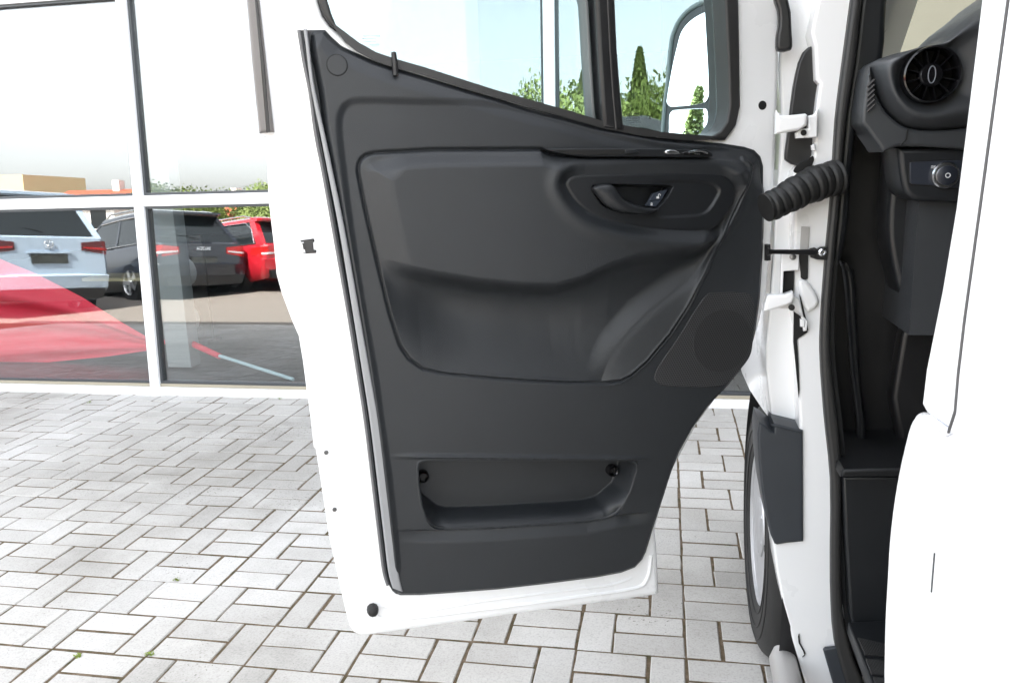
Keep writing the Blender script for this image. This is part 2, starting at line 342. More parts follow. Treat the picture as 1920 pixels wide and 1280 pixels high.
# ------------------------------------------------------------------ the glazed showroom
bld = empty('showroom_building', (-2, FYY, 0), 'glass fronted showroom with white mullions behind the open van door', 'building'); TOPS.append(bld)
H = 6.6
WX = .97                      # the rendered wall starts right of the glazing
mull = [-3.10-2.49*3, -3.10-2.49*2, -3.10-2.49, -3.10, -.61, .955]
trans = [1.18, 2.38, 3.6, 4.8, 6.0]
XL = mull[0]-.03
for x in mull:
    w = .031 if x < .9 else .045
    plate('mullion', [[(x-w, -.0), (x+w, -.0), (x+w, H-.02), (x-w, H-.02)]], fF, -.07, .022, M_alu, bld, .003)
xs = mull
for a, b in zip(xs[:-1], xs[1:]):
    a2, b2 = a+.032, b-(.032 if b < .9 else .046)
    plate('sill', [[(a2, .0), (b2, .0), (b2, .046), (a2, .046)]], fF, -.07, .03, M_alu, bld, .003)
    plate('sill_profile', [[(a2, .0475), (b2, .0475), (b2, .066), (a2, .066)]], fF, -.05, .008, simple_sill if False else M_beige, bld, .002)
    zs = [.066] + trans
    for z in trans:
        plate('transom', [[(a2, z-.032), (b2, z-.032), (b2, z+.032), (a2, z+.032)]], fF, -.07, .016, M_alu, bld, .003)
    for z0, z1 in zip(zs[:-1], zs[1:]):
        z0 = z0 + (.001 if z0 < .1 else .033); z1 -= .033
        g = .014
        plate('gasket', [[(a2, z0), (b2, z0), (b2, z1), (a2, z1)], [(a2+g, z0+g), (b2-g, z0+g), (b2-g, z1-g), (a2+g, z1-g)]], fF, -.05, .002, M_alud, bld, .001, 1)
        e = rng.uniform(-.0012, .0012)
        plate('pane', [[(a2+g+.0005, z0+g), (b2-g, z0+g), (b2-g, z1-g), (a2+g, z1-g)]], lambda P, e=e: fF(P)+np.stack([0*P[:, 0], e*(P[:, 0]-a), 0*P[:, 0]], 1), -.030, -.022, G_pane, bld, .0005, 1)
    plate('fascia', [[(a2, 6.034), (b2, 6.034), (b2, H-.03), (a2, H-.03)]], fF, -.07, .02, M_alu, bld, .003)
# rendered wall right of the glazing, in sheets
for k in range(6):
    a = 1.003+2.0*k
    plate('wall_panel', [[(a, 0), (a+1.995, 0), (a+1.995, H-.02), (a, H-.02)]], fF, -.07, .03, M_beige, bld, .004)
for nm, a, b, mt in (('roof', (XL, FYY+.09, H), (13.1, FYY+12, H+.25), M_alu), ('back_wall', (XL, FYY+11.9, .0), (13.1, FYY+12.2, H), M_iwall),
                     ('side_wall', (XL, FYY+.1, 0), (XL+.2, FYY+11.9, H), M_iwall), ('side_wall', (12.95, FYY+.1, 0), (13.1, FYY+11.9, H), M_iwall),
                     ('ceiling', (XL+.2, FYY+.6, 3.3), (12.9, FYY+11.8, 3.4), M_iwall),
                     ('floor', (XL+.2, FYY+.075, .004), (12.9, FYY+11.85, .05), M_int)):
    MB().box(a, b).build(nm, mt, bld)
# inside: column, cream block for a reflection, wheel display, red flag
def px_box(name, x0, x1, y0, y1, z0, z1, mat, label, cat):
    o = MB().box((x0, y0, z0), (x1, y1, z1)).build(name, mat); tag(o, label, cat); TOPS.append(o); return o
M_col = simple('column_grey', (.36, .37, .37), .6)
plate('inner_column', [[(xa, .06), (xb, .06), (xb, 3.28), (xa, 3.28)] for xa, xb in [[q[0] for q in [(-3.29,0.7423),(-3.117,0.741)]]]], fY(FYY+.42), -.12, 0, M_col, bld, .004)

# ------------------------------------------------------------------ the van
van = empty('van', (1.25, 1.0, 0), 'white delivery van parked facing the showroom with its driver door wide open', 'van'); TOPS.append(van)
# --- door shell
sh_out = [(-1.023,1.62)] + [(-1.02,1.61),(-1.019,1.517),(-1.019,1.394),(-1.015,1.39),(-1.008,1.386),(-1.011,1.348),(-1.015,1.28),(-1.013,1.198),(-1.013,1.147),(-1.007,1.112),(-0.9946,1.065),(-0.9841,1.032),(-0.9804,0.9842),(-0.9783,0.9287),(-0.9756,0.8775),(-0.9747,0.8162),(-0.9711,0.8115),(-0.9605,0.6395),(-0.9602,0.6305),(-0.9417,0.4784),(-0.9354,0.4349),(-0.9281,0.4193),(-0.9149,0.4104),(-0.8948,0.4079),(-0.6115,0.4017),(-0.3144,0.394),(-0.2754,0.3933),(-0.2678,0.3972),(-0.2673,0.41),(-0.2711,0.4846),(-0.2766,0.5506),(-0.2623,0.6104),(-0.236,0.685),(-0.1843,0.7761),(-0.124,0.8492),(-0.08879,0.8846),(-0.06242,0.9209),(-0.04245,0.9909),(-0.03013,1.058),(-0.02202,1.191),(-0.02089,1.308),(-0.01997,1.425),(-0.02119,1.506),(-0.02878,1.625)]
u0 = sh_out[-1][0]; u1 = sh_out[0][0]
sh_out = sh_out + [(u0-.02, 1.75), (u0-.09, 1.86), (u0-.22, 1.98), (u0-.40, 2.05), (u1+.16, 2.07), (u1+.05, 2.04), (u1-.02, 1.94)]
win = [(-0.1202,1.62),(-0.1142,1.504),(-0.1104,1.425),(-0.1185,1.389),(-0.1407,1.362),(-0.2786,1.375),(-0.3551,1.389),(-0.3894,1.395),(-0.467,1.418),(-0.6019,1.455),(-0.7307,1.495),(-0.7805,1.509),(-0.8139,1.52),(-0.8429,1.536),(-0.8694,1.556),(-0.8862,1.569),(-0.8974,1.585),(-0.9035,1.608)]
wl, wr = win[-1][0], win[0][0]
win = win + [(wl-.015, 1.75), (wl+.0, 1.88), (wl+.06, 1.955), (wl+.14, 1.97), (wr-.32, 1.95), (wr-.17, 1.90), (wr-.06, 1.80), (wr-.01, 1.70)]
cut = [(-0.8385,1.334),(-0.1128,1.313),(-0.2124,1.05),(-0.34,0.8908),(-0.7736,0.9547),(-0.8108,1.091)]
cut2 = [(-0.7914,0.7852),(-0.31,0.7285),(-0.3098,0.669),(-0.3579,0.5728),(-0.7288,0.6013),(-0.7809,0.633)]
door = plate('door', [sh_out, win, cut, cut2], fD, -.104, -.022, M_white, van, .012, 4, 50)
plate('outer_skin', [[(u*.995-.003, z) for u, z in sh_out], win], fD, -.112, -.1045, M_white, door, .003, 2)
tag(door, 'open white driver door seen from its black trimmed inner side')
# raised pressing along the bottom flange
pr = [(-0.8871,0.4559),(-0.8666,0.4429),(-0.6699,0.4291),(-0.4371,0.4219),(-0.3397,0.4208),(-0.3087,0.4259),(-0.2951,0.4453),(-0.288,0.4946)]
MB().tube([fD(np.array([(u, z, -.0225)]))[0] for u, z in smooth(pr, False, 6)], .0045, 8).build('bottom_ridge', M_white, door)
pr2 = [(-0.869,0.4728),(-0.8233,0.4496),(-0.6692,0.4473),(-0.4608,0.4408),(-0.3764,0.4382),(-0.3335,0.4464)]
MB().tube([fD(np.array([(u, z, -.0235)]))[0] for u, z in smooth(pr2, False, 6)], .004, 8).build('inner_ridge', M_white, door)
# black and grey strip on the rear edge
strip = band([(-1.02,1.62),(-1.019,1.61),(-1.02,1.503),(-1.019,1.393)], [(-0.9991,1.62),(-0.9992,1.61),(-0.9969,1.503),(-0.9943,1.394)])
strip[0] = (strip[0][0]-.0, 1.95); strip[-1] = (strip[-1][0], 1.95)
plate('edge_strip', [strip], fD, -.06, -.004, simple('strip_grey', (.16, .15, .145), .42), door, .006, 4)
strip2 = band([(-1.007,1.62),(-1.006,1.61),(-1.006,1.503),(-1.007,1.393)], [(-1.003,1.62),(-1.002,1.61),(-1,1.503),(-1.001,1.394)])
strip2[0] = (strip2[0][0], 1.95); strip2[-1] = (strip2[-1][0], 1.95)
plate('strip_groove', [strip2], fD, -.03, -.0025, M_gloss, door, .0008, 1)
# window frame: black seal round the aperture, glass, post
fr_in = [(-0.1492,1.62),(-0.1391,1.504),(-0.1345,1.425),(-0.1394,1.397),(-0.1527,1.379),(-0.1719,1.369),(-0.2115,1.367),(-0.3226,1.379),(-0.3551,1.386),(-0.3894,1.392),(-0.467,1.415),(-0.5425,1.435),(-0.602,1.452),(-0.6679,1.471),(-0.731,1.491),(-0.7808,1.504),(-0.8143,1.515),(-0.8433,1.53),(-0.8604,1.544),(-0.8758,1.566),(-0.8832,1.586),(-0.8885,1.608)]
il, ir = fr_in[-1][0], fr_in[0][0]
fr_in2 = fr_in + [(il-.015, 1.75), (il+.0, 1.87), (il+.06, 1.935), (il+.14, 1.95), (ir-.30, 1.93), (ir-.155, 1.88), (ir-.055, 1.79), (ir-.012, 1.70)]
win_b = [(u, z) for u, z in win]
plate('window_seal', [win_b, fr_in2], fD, -.10, -.012, M_seal, door, .005, 3)
def inset_poly(P, d):
    P = np.array(P); c = P.mean(0); q = []
    n = len(P)
    for i in range(n):
        a, b, e = P[i-1], P[i], P[(i+1) % n]; t = (e-a); t = t/(np.linalg.norm(t)+1e-9); nn = np.array((-t[1], t[0]))
        q.append(b+nn*d)
    return [tuple(x) for x in q]
post_l = [(-0.4138,1.627),(-0.4108,1.616),(-0.4054,1.514),(-0.4008,1.438),(-0.3969,1.39)]; post_r = [(-0.3736,1.627),(-0.3716,1.616),(-0.3676,1.533),(-0.3614,1.457),(-0.354,1.384)]
top_l, top_r = post_l[0][0]-.03, post_r[0][0]-.03
main = [p for p in fr_in2 if p[0] < post_l[2][0]] 
def split_glass(left):
    out = []
    P = np.array(fr_in2); n = len(P)
    def xs(z): return np.interp(z, [post_l[-1][1]-.02, post_l[0][1], 1.97], [(post_l[-1][0]+post_r[-1][0])/2, (post_l[0][0]+post_r[0][0])/2, (top_l+top_r)/2])
    for i in range(n):
        a, b = P[i], P[(i+1) % n]; sa = a[0]-xs(a[1]); sb = b[0]-xs(b[1])
        ina = (sa < 0) == left; inb = (sb < 0) == left
        if ina: out.append(tuple(a))
        if ina != inb: t = sa/(sa-sb); out.append(tuple(a+(b-a)*t))
    return out
gl_main = plate('window_pane', [split_glass(True)], fD, -.066, -.062, G_door, door, .0005, 1)
gl_q = plate('quarter_pane', [split_glass(False)], fD, -.066, -.062, G_door, door, .0005, 1)
pl = [(top_l, 1.95)] + post_l; prr = [(top_r, 1.95)] + post_r
plate('window_post', [band(pl, prr)], fD, -.09, -.008, M_black, door, .008, 4)
mid = [((a[0]+b[0])/2+.004, (a[1]+b[1])/2) for a, b in zip(pl, prr)]
MB().tube([fD(np.array([(u, z, -.0075)]))[0] for u, z in mid], .0022, 8).build('post_bead', M_seal, door)
chn = [(a[0]-.006, a[1]) for a in pl]
plate('glass_channel', [band([(u-.006, z) for u, z in chn], chn)], fD, -.075, -.03, simple('channel_grey', (.12, .13, .13), .5), door, .002, 2)
# lock pin on the belt line
lp = [(-0.7818,1.505),(-0.783,1.523)]
MB().tube([fD(np.array([(u, z, -.004)]))[0] for u, z in [(lp[0][0], lp[0][1]-.02), lp[0], lp[1], (lp[1][0], lp[1][1]+.0012)]], [.0052, .0052, .0046, .003], 12).build('lock_pin', M_black, door)

# --- the moulded trim panel: one sculpted skin
cl = [(-0.937,1.561),(-0.9358,1.544),(-0.9321,1.504),(-0.9268,1.461),(-0.9228,1.389),(-0.9157,1.329),(-0.9042,1.215),(-0.8891,1.06),(-0.8808,0.959),(-0.8735,0.8653),(-0.8668,0.7256),(-0.8617,0.6143),(-0.8579,0.5434),(-0.8523,0.516)]
cb = [(-0.8523,0.516),(-0.8459,0.501),(-0.8317,0.4917),(-0.7916,0.4855),(-0.7487,0.4813),(-0.6333,0.4716),(-0.5253,0.467),(-0.4174,0.4641),(-0.3599,0.466)]
cr = [(-0.3599,0.466),(-0.3283,0.4734),(-0.3113,0.4893),(-0.3029,0.5066),(-0.2862,0.5606),(-0.2685,0.6128),(-0.2462,0.6818),(-0.2286,0.7247),(-0.1992,0.7742),(-0.1636,0.8182),(-0.1207,0.858),(-0.08621,0.8963),(-0.06769,0.9302),(-0.05829,0.9749),(-0.0511,1.042),(-0.04856,1.13),(-0.04849,1.216),(-0.05155,1.29)]
ct = [(-0.937,1.561),(-0.8959,1.562),(-0.8861,1.551),(-0.8712,1.537),(-0.8617,1.532),(-0.8443,1.524),(-0.8153,1.511),(-0.7821,1.5),(-0.7326,1.486),(-0.6699,1.467),(-0.6044,1.448),(-0.5452,1.431),(-0.4703,1.412),(-0.4037,1.393),(-0.3591,1.385),(-0.2831,1.37),(-0.1939,1.361),(-0.146,1.356),(-0.09607,1.348),(-0.07364,1.341),(-0.05904,1.328),(-0.05232,1.309),(-0.05155,1.29)]
NU, NV = 620, 620
L_ = resample(cl, NV); R_ = resample(list(reversed(cr)), NV)       # both top -> bottom
B_ = resample(cb, NU); T_ = resample(ct, NU)                       # both left -> right
# keep the point spacing of opposite sides roughly in step
def param_by(P, n, key):
    P = np.array(P); return P
uu = np.linspace(0, 1, NU)[None, :, None]; vv = np.linspace(0, 1, NV)[:, None, None]
G = (1-uu)*L_[:, None] + uu*R_[:, None] + (1-vv)*T_[None] + vv*B_[None] - ((1-uu)*(1-vv)*T_[0] + uu*(1-vv)*T_[-1] + (1-uu)*vv*B_[0] + uu*vv*B_[-1])
UZ = G.reshape(-1, 2)
def dist(P, L):
    L = np.array(L); best = np.full(len(P), 1e9)
    for a, b in zip(L[:-1], L[1:]):
        e = b-a; t = np.clip(((P-a)@e)/(e@e+1e-12), 0, 1); best = np.minimum(best, np.linalg.norm(P-(a+t[:, None]*e), axis=1))
    return best
def inside(P, L):
    L = np.array(L); r = np.zeros(len(P), bool); n = len(L)
    for i in range(n):
        a, b = L[i], L[(i+1) % n]
        c = (a[1] > P[:, 1]) != (b[1] > P[:, 1])
        x = (b[0]-a[0])*(P[:, 1]-a[1])/(b[1]-a[1]+1e-12)+a[0]
        r ^= c & (P[:, 0] < x)
    return r
def sdf(P, L): d = dist(P, list(L)+[L[0]]); return np.where(inside(P, L), d, -d)     # positive inside
def ss(x, a, b): t = np.clip((x-a)/(b-a), 0, 1); return t*t*(3-2*t)
dl = dist(UZ, smooth(cl, False, 4)); dedge = np.minimum(dist(UZ, cb), np.minimum(dist(UZ, cr), dist(UZ, ct)))
dt = dist(UZ, ct)
W = np.zeros(len(UZ))
# rolled outer edge: lip, groove, then the bevel facing the rear edge
W += -.024*(1-ss(dl, .008, .024)) + .010*np.exp(-((dl-.0025)/.003)**2)
W += -.010*(1-ss(dedge, 0, .010))
W += -.012*(1-ss(dt, 0, .034))                       # belt line rolls towards the glass
# shallow step below the belt
stepA = [(-0.887,1.397),(-0.8834,1.421),(-0.874,1.437),(-0.86,1.444),(-0.8416,1.446),(-0.7349,1.443),(-0.6381,1.44),(-0.5353,1.426),(-0.4539,1.402),(-0.3804,1.379),(-0.2161,1.346),(0.01714,1.329),(0.08017,0.09454),(-0.8355,0.2804),(-0.8347,0.5649),(-0.8395,0.7385),(-0.8478,0.8625),(-0.8549,0.9668),(-0.8693,1.098),(-0.8796,1.233),(-0.8854,1.344)]
W += -.007*ss(sdf(UZ, smooth(stepA, True, 3)), -.006, .010)
# insert with its pad, hollow and sloping fin
ins = [(-0.8574,1.323),(-0.8557,1.335),(-0.8503,1.345),(-0.8406,1.352),(-0.8255,1.355),(-0.7241,1.358),(-0.6216,1.356),(-0.5208,1.354),(-0.5025,1.345),(-0.4756,1.342),(-0.438,1.338),(-0.1818,1.33),(-0.1382,1.327),(-0.1034,1.323),(-0.09151,1.318),(-0.08762,1.308),(-0.09204,1.284),(-0.1177,1.227),(-0.1657,1.143),(-0.1846,1.099),(-0.2184,1.036),(-0.2573,0.9828),(-0.3067,0.9306),(-0.3405,0.9048),(-0.3641,0.8948),(-0.3891,0.8928),(-0.4754,0.901),(-0.5485,0.9112),(-0.6135,0.9216),(-0.7241,0.9425),(-0.7621,0.9553),(-0.787,0.9771),(-0.8023,1.004),(-0.8173,1.066),(-0.837,1.18),(-0.8509,1.27)]
si = sdf(UZ, ins)
insR = [(-0.1034,1.324),(-0.08769,1.31),(-0.09204,1.284),(-0.1177,1.227),(-0.1657,1.143),(-0.1846,1.099),(-0.2184,1.036),(-0.2573,0.9828),(-0.3067,0.9306),(-0.3405,0.9048),(-0.3824,0.8843),(-0.4841,0.8402)]
insL = [(-0.8255,1.355),(-0.8444,1.351),(-0.8557,1.335),(-0.8574,1.323),(-0.8509,1.27),(-0.837,1.18),(-0.8173,1.066),(-0.8023,1.004),(-0.787,0.9771)]
insT = [(-0.8255,1.355),(-0.7241,1.358),(-0.6216,1.356),(-0.5208,1.354),(-0.4756,1.342),(-0.438,1.338),(-0.1818,1.33),(-0.1034,1.324)]
insB = [(-0.787,0.9771),(-0.7621,0.9553),(-0.7241,0.9425),(-0.6135,0.9216),(-0.4754,0.901),(-0.3891,0.8928)]
dL, dR, dT, dB = dist(UZ, insL), dist(UZ, insR), dist(UZ, insT), dist(UZ, insB)
zt = [(-0.897,1.187),(-0.8415,1.169),(-0.7846,1.154),(-0.7275,1.138),(-0.6508,1.121),(-0.5624,1.107),(-0.5011,1.103),(-0.4493,1.114),(-0.388,1.138),(-0.3315,1.152),(-0.2355,1.159),(-0.1779,1.164),(-0.07199,1.174)]
zb = [(-0.9012,1.129),(-0.8454,1.111),(-0.8007,1.097),(-0.6964,1.077),(-0.6089,1.058),(-0.4959,1.041),(-0.4372,1.034),(-0.3818,1.035),(-0.3142,1.049),(-0.2226,1.075),(-0.06869,1.087)]
ztu = np.interp(UZ[:, 0], [p[0] for p in zt], [p[1] for p in zt]); zbu = np.interp(UZ[:, 0], [p[0] for p in zb], [p[1] for p in zb])
zz_ = ztu-UZ[:, 1]; span = np.maximum((ztu-zbu)*2.7, .05)
fall = (1-(1-np.clip((zz_+.004)/span, 0, 1))**3)*ss(zz_, -.022, .030)               # 0 above the overhang, 1 in the hollow
pad = .020*ss(dL, .002, .060)*ss(dT, .001, .034) + .006*ss(dL, .05, .4)
bot = [(-0.9106,1.002),(-0.8534,0.9891),(-0.7871,0.9751),(-0.7621,0.9543),(-0.7241,0.9414),(-0.6135,0.9205),(-0.4754,0.8999),(-0.3891,0.8917),(-0.06009,0.8603)]
zB = np.interp(UZ[:, 0], [p[0] for p in bot], [p[1] for p in bot])
rel = np.clip((ztu-UZ[:, 1])/np.maximum(ztu-zB, .02), 0, 1)
hollow = -.074*(1-rel)**1.1 - .003
hollow = hollow*ss(dB, -.004, .010)*(1-(1-np.clip(dL/.13, 0, 1))**2)
pad = pad*(.35+.65*ss(dR, .0, .045))
wi = pad*(1-fall) + hollow*fall
# sloping fin on the right: rises out of the hollow to the crest along the diagonal
val = smooth([(-0.1057,1.322),(-0.1169,1.276),(-0.1416,1.204),(-0.1681,1.144),(-0.2044,1.1),(-0.2548,1.064),(-0.305,1.029),(-0.3458,0.991),(-0.3753,0.9564),(-0.3935,0.923),(-0.405,0.891)], False, 4)
dV = dist(UZ, val); inval = inside(UZ, list(insR) + list(reversed(val)))
lowf = ss(ztu-UZ[:, 1], -.07, .02)                      # the fin only stands out beside the hollow
face = .006 - .013*dR/(dR+dV+1e-6)
edge_ = -.007 + np.where(inval, 0, 1)*0
left_ = edge_ + (wi-edge_)*ss(dV, -.010, .040)
k0 = ss(np.array([0.]), -.010, .040)[0]
face = face + (wi-edge_)*k0*np.exp(-(dV/.010)**2)
fin = np.where(inval, face, left_)
wi2 = wi*(1-lowf) + fin*lowf
near = np.minimum(dV, np.where(inval, 0, 1)) < .09
wi2 = np.where(near | inval, wi2, wi)
W = np.where(si > 0, W*0 - .007 + wi2*ss(si, 0, .006), W)
W += -.0055*np.exp(-((si)/.0028)**2)*(1-ss(UZ[:, 0]-(ins[0][0]+.60), 0, .08))    # shut line round the insert
# slim crest along the diagonal edge
W += np.where(si > -.006, .004*np.exp(-((dR-.002)/.0035)**2), 0)
# oval handle bezel sinks into the pad
bez = [(-0.4779,1.289),(-0.4732,1.298),(-0.4637,1.303),(-0.451,1.305),(-0.3874,1.305),(-0.2829,1.303),(-0.1753,1.298),(-0.1534,1.295),(-0.1394,1.288),(-0.1297,1.276),(-0.1238,1.256),(-0.1315,1.233),(-0.1499,1.208),(-0.1613,1.198),(-0.1751,1.191),(-0.1947,1.188),(-0.2137,1.188),(-0.2818,1.194),(-0.3486,1.206),(-0.4008,1.22),(-0.4221,1.229),(-0.4394,1.239),(-0.4619,1.26),(-0.4743,1.279)]
bez = smooth(bez, True, 4); sb = sdf(UZ, bez)
W += -.016*ss(sb, -.022, .004) + .004*np.exp(-((sb+.026)/.012)**2)
W -= .050*ss(sb, .006, .012)
# lower pocket
poc = [(-0.784,0.7588),(-0.7819,0.7683),(-0.7771,0.7721),(-0.7656,0.774),(-0.7428,0.7723),(-0.3538,0.7261),(-0.3362,0.7223),(-0.3279,0.7119),(-0.3272,0.6978),(-0.3408,0.6541),(-0.3574,0.6236),(-0.3716,0.6077),(-0.3834,0.5998),(-0.3964,0.5962),(-0.4374,0.5961),(-0.6285,0.6099),(-0.7301,0.6205),(-0.7501,0.6262),(-0.7644,0.6373),(-0.774,0.6556),(-0.7801,0.6783),(-0.7838,0.7248)]
poc = smooth(poc, True, 3); sp_ = sdf(UZ, poc)
pr_ = [(-0.3279,0.7189),(-0.3267,0.6977),(-0.3408,0.6541),(-0.3716,0.6077)]; pb_ = [(-0.3716,0.6077),(-0.3964,0.5962),(-0.4374,0.5961),(-0.6285,0.6099),(-0.7301,0.6205),(-0.7644,0.6373)]
dpr, dpb = dist(UZ, pr_), dist(UZ, pb_)
wallw = .009 + .011*(1-ss(dpr, .02, .07)) + .026*(1-ss(dpb, .01, .05))
W += -.052*ss(sp_, 0, 1)*0 - .062*ss(sp_/wallw, 0, 1)
zp = [(-0.8765,0.6389),(-0.7303,0.6177),(-0.6286,0.607),(-0.4374,0.5931),(-0.3716,0.5993),(-0.2512,0.5971)]; zpu = np.interp(UZ[:, 0], [p[0] for p in zp], [p[1] for p in zp])
below = (zpu-UZ[:, 1])
cover = ss(UZ[:, 0], poc[0][0]-.06, poc[0][0]+.02)*(1-ss(dpr*0+UZ[:, 0]-(pr_[0][0]-.02), 0, .06))
W += np.where(sp_ < .0, -.010*cover*(1-ss(below, .0, .026))*ss(below, -.004, 0), 0) if False else -.010*cover*(1-ss(np.maximum(below, 0), .0, .026))*np.where(sp_ < 0, ss(below, -.006, 0), 1-ss(dpb, 0, .02))
ztop = [(-0.8763,0.7942),(-0.8061,0.7864),(-0.3315,0.7252),(-0.2527,0.7146)]; ztp = np.interp(UZ[:, 0], [p[0] for p in ztop], [p[1] for p in ztop])
W += np.where(sp_ < 0, .006*cover*np.exp(-((UZ[:, 1]-ztp)/.004)**2), 0)
idx = np.arange(NU*NV).reshape(NV, NU)
F4 = np.stack([idx[:-1, :-1], idx[1:, :-1], idx[1:, 1:], idx[:-1, 1:]], -1).reshape(-1, 4)
V = fD(np.c_[UZ, W])
# skirt closes the panel against the shell
rim = np.r_[idx[0, :], idx[1:, -1], idx[-1, -2::-1], idx[-2:0:-1, 0]]
W = np.where((dl < .03) | (dedge < .015), np.maximum(W, -.0205), W); V = fD(np.c_[UZ, W])
base = fD(np.c_[UZ[rim], np.full(len(rim), -.0235)])
nb = len(V); F = [tuple(q) for q in F4.tolist()]; nr = len(rim)
F += [(int(rim[i]), int(rim[(i+1) % nr]), nb+(i+1) % nr, nb+i) for i in range(nr)]
trim = link('door_trim', mesh('door_trim', np.r_[V, base], F, 50), M_trim, door)
# rolled lip round the lower pocket
pz = smooth(poc, True, 1); wl_ = [float(np.median(W[np.argsort(((UZ-np.array(q))**2).sum(1))[:60]][W[np.argsort(((UZ-np.array(q))**2).sum(1))[:60]] > -.03])) for q in pz[::3]]
pz = pz[::3]; wl_ = np.array(wl_); wl_ = (np.roll(wl_, 1)+wl_*2+np.roll(wl_, -1))/4
MB().tube([fD(np.array([(q[0], q[1], w-.0026)]))[0] for q, w in zip(pz, wl_)], .0036, 10, closed=True).build('pocket_lip', M_trim, door)
# rear edge seal beside the trim
sedge = [(u-.0022, z) for u, z in smooth(cl, False, 3)]
MB().tube([fD(np.array([(u, z, -.0205)]))[0] for u, z in sedge], .0032, 10).build('edge_seal', simple('edge_grey', (.13, .13, .135), .5), door)
bl = [(-0.9318,1.561),(-0.9301,1.528),(-0.928,1.478),(-0.9236,1.435),(-0.9174,1.388),(-0.9103,1.329),(-0.8979,1.225),(-0.8834,1.06),(-0.875,0.9584),(-0.8676,0.8647),(-0.8607,0.7249),(-0.8556,0.6134),(-0.8517,0.5424),(-0.8461,0.515)]
br_ = [(-0.9257,1.561),(-0.924,1.528),(-0.9218,1.478),(-0.9164,1.435),(-0.9093,1.388),(-0.9012,1.328),(-0.8877,1.224),(-0.871,1.059),(-0.8604,0.9571),(-0.8508,0.8629),(-0.8426,0.7225),(-0.8361,0.6105),(-0.832,0.5392),(-0.8267,0.5037)]
plate('edge_profile', [band(smooth(bl, False, 4), smooth(br_, False, 4))], fD, -.022, -.003, simple('profile_grey', (.27, .275, .285), .4, bump=.3, bscale=900), door, .004, 4)
# round plug, screws
def disc(name, c, r, w0, w1, mat, parent, bev=.001): return plate(name, [circle(c, r)], fD, w0, w1, mat, parent, bev, 2)
pc = [(-0.8809,1.502),(-0.9524,0.8059),(-0.9456,0.6894),(-0.8877,0.4698),(-0.3854,0.7073),(-0.7765,0.7436)]
disc('plug_gap', pc[0], .0180, -.003, .0005, M_void, door, .0003); disc('plug_cap', pc[0], .0168, -.002, .0016, M_trim, door, .0008)
for c in pc[1:3]:
    disc('shell_screw', c, .0042, -.024, -.0195, simple('screw_grey', (.12, .12, .12), .4, .6), door)
b = MB().lathe([(.0115, -.0225), (.0115, -.010), (.0095, -.004), (.004, -.001)], HO*0, HN, 10)
b.v = [tuple(np.array(v)+fD(np.array([(pc[3][0], pc[3][1], 0)]))[0]) for v in b.v]; b.build('rubber_stop', M_rub, door)
for c in [(-0.3626,0.6822),(-0.7675,0.7197)]:
    g = MB()
    for prof in ([(.0125, -.070), (.0125, -.056), (.0105, -.053), (.0085, -.055), (.0080, -.062)],): g.lathe(prof, fD(np.array([(c[0], c[1], .0)]))[0]-0*HN, HN, 24)
    g.build('pocket_screw', M_gloss, door)
# latch in the rear edge
lat = [(-0.9666,1.207),(-0.9433,1.209),(-0.9418,1.204),(-0.9448,1.202),(-0.9449,1.189),(-0.9403,1.188),(-0.9407,1.183),(-0.9621,1.183),(-0.9654,1.188)]
plate('door_latch', [lat], fD, -.03, -.019, M_gloss, door, .0015, 2)
l2 = [(-0.9669,1.204),(-0.9603,1.204),(-0.9592,1.184),(-0.9647,1.186)]
plate('latch_claw', [l2], fD, -.019, -.016, M_chrome, door, .001, 2)
nip = [(-0.9642,1.203),(-0.9596,1.202),(-0.9587,1.191),(-0.9624,1.19)]
plate('latch_slot', [nip], fD, -.0165, -.0152, M_gloss, door, .0005, 1)

# --- bezel with the handle cup, sculpted on its own polar grid
bz = np.array(bez); cbz = bz.mean(0); NR, NA = 90, 260
out = resample(list(bez)+[bez[0]], NA+1)[:-1]
# shrink a hair so that a shut line shows all round
tt = np.linspace(0, 1, NR)[:, None, None]
PB = (cbz + (out-cbz)[None]*tt*.988).reshape(-1, 2)
cup = [(-0.4274,1.28),(-0.4248,1.284),(-0.4184,1.285),(-0.3905,1.286),(-0.3264,1.283),(-0.2643,1.279),(-0.2576,1.276),(-0.2598,1.271),(-0.2763,1.247),(-0.2951,1.233),(-0.3018,1.229),(-0.3218,1.225),(-0.3416,1.226),(-0.3614,1.229),(-0.381,1.235),(-0.4007,1.243),(-0.4133,1.255),(-0.4239,1.27)]
cup = smooth(cup, True, 3); sc_ = sdf(PB, cup)
def trim_w(P):
    d2 = []
    for q in P: d2.append(W[np.argmin(((UZ-q)**2).sum(1))])
    return np.array(d2)
wb0 = float(np.median(W[(sb > -.002) & (sb < .003)]))-.004
WB = np.full(len(PB), wb0+.0035)
WB += .002*ss(sdf(PB, bez), .0, .006)
WB -= .034*ss(sc_, 0, .006)
scoop = [(-0.3808,1.291),(-0.2712,1.291),(-0.1807,1.284),(-0.1586,1.271),(-0.1571,1.26),(-0.1659,1.244),(-0.1793,1.226),(-0.193,1.218),(-0.2136,1.215),(-0.3262,1.217),(-0.381,1.225)]
ssc = sdf(PB, smooth(scoop, True, 3)); WB -= .004*ss(ssc, 0, .008)*ss(PB[:, 0], cup[0][0]+.12, cup[0][0]+.16)
ib = np.arange(NR*NA).reshape(NR, NA)
FB = [(int(ib[i, k]), int(ib[i, (k+1) % NA]), int(ib[i+1, (k+1) % NA]), int(ib[i+1, k])) for i in range(1, NR-1) for k in range(NA)]
FB += [(int(ib[0, 0]), int(ib[1, k]), int(ib[1, (k+1) % NA])) for k in range(NA)]
vb = fD(np.c_[PB, WB]); rb_ = fD(np.c_[PB[ib[-1]], np.full(NA, wb0-.006)]); nb = len(vb)
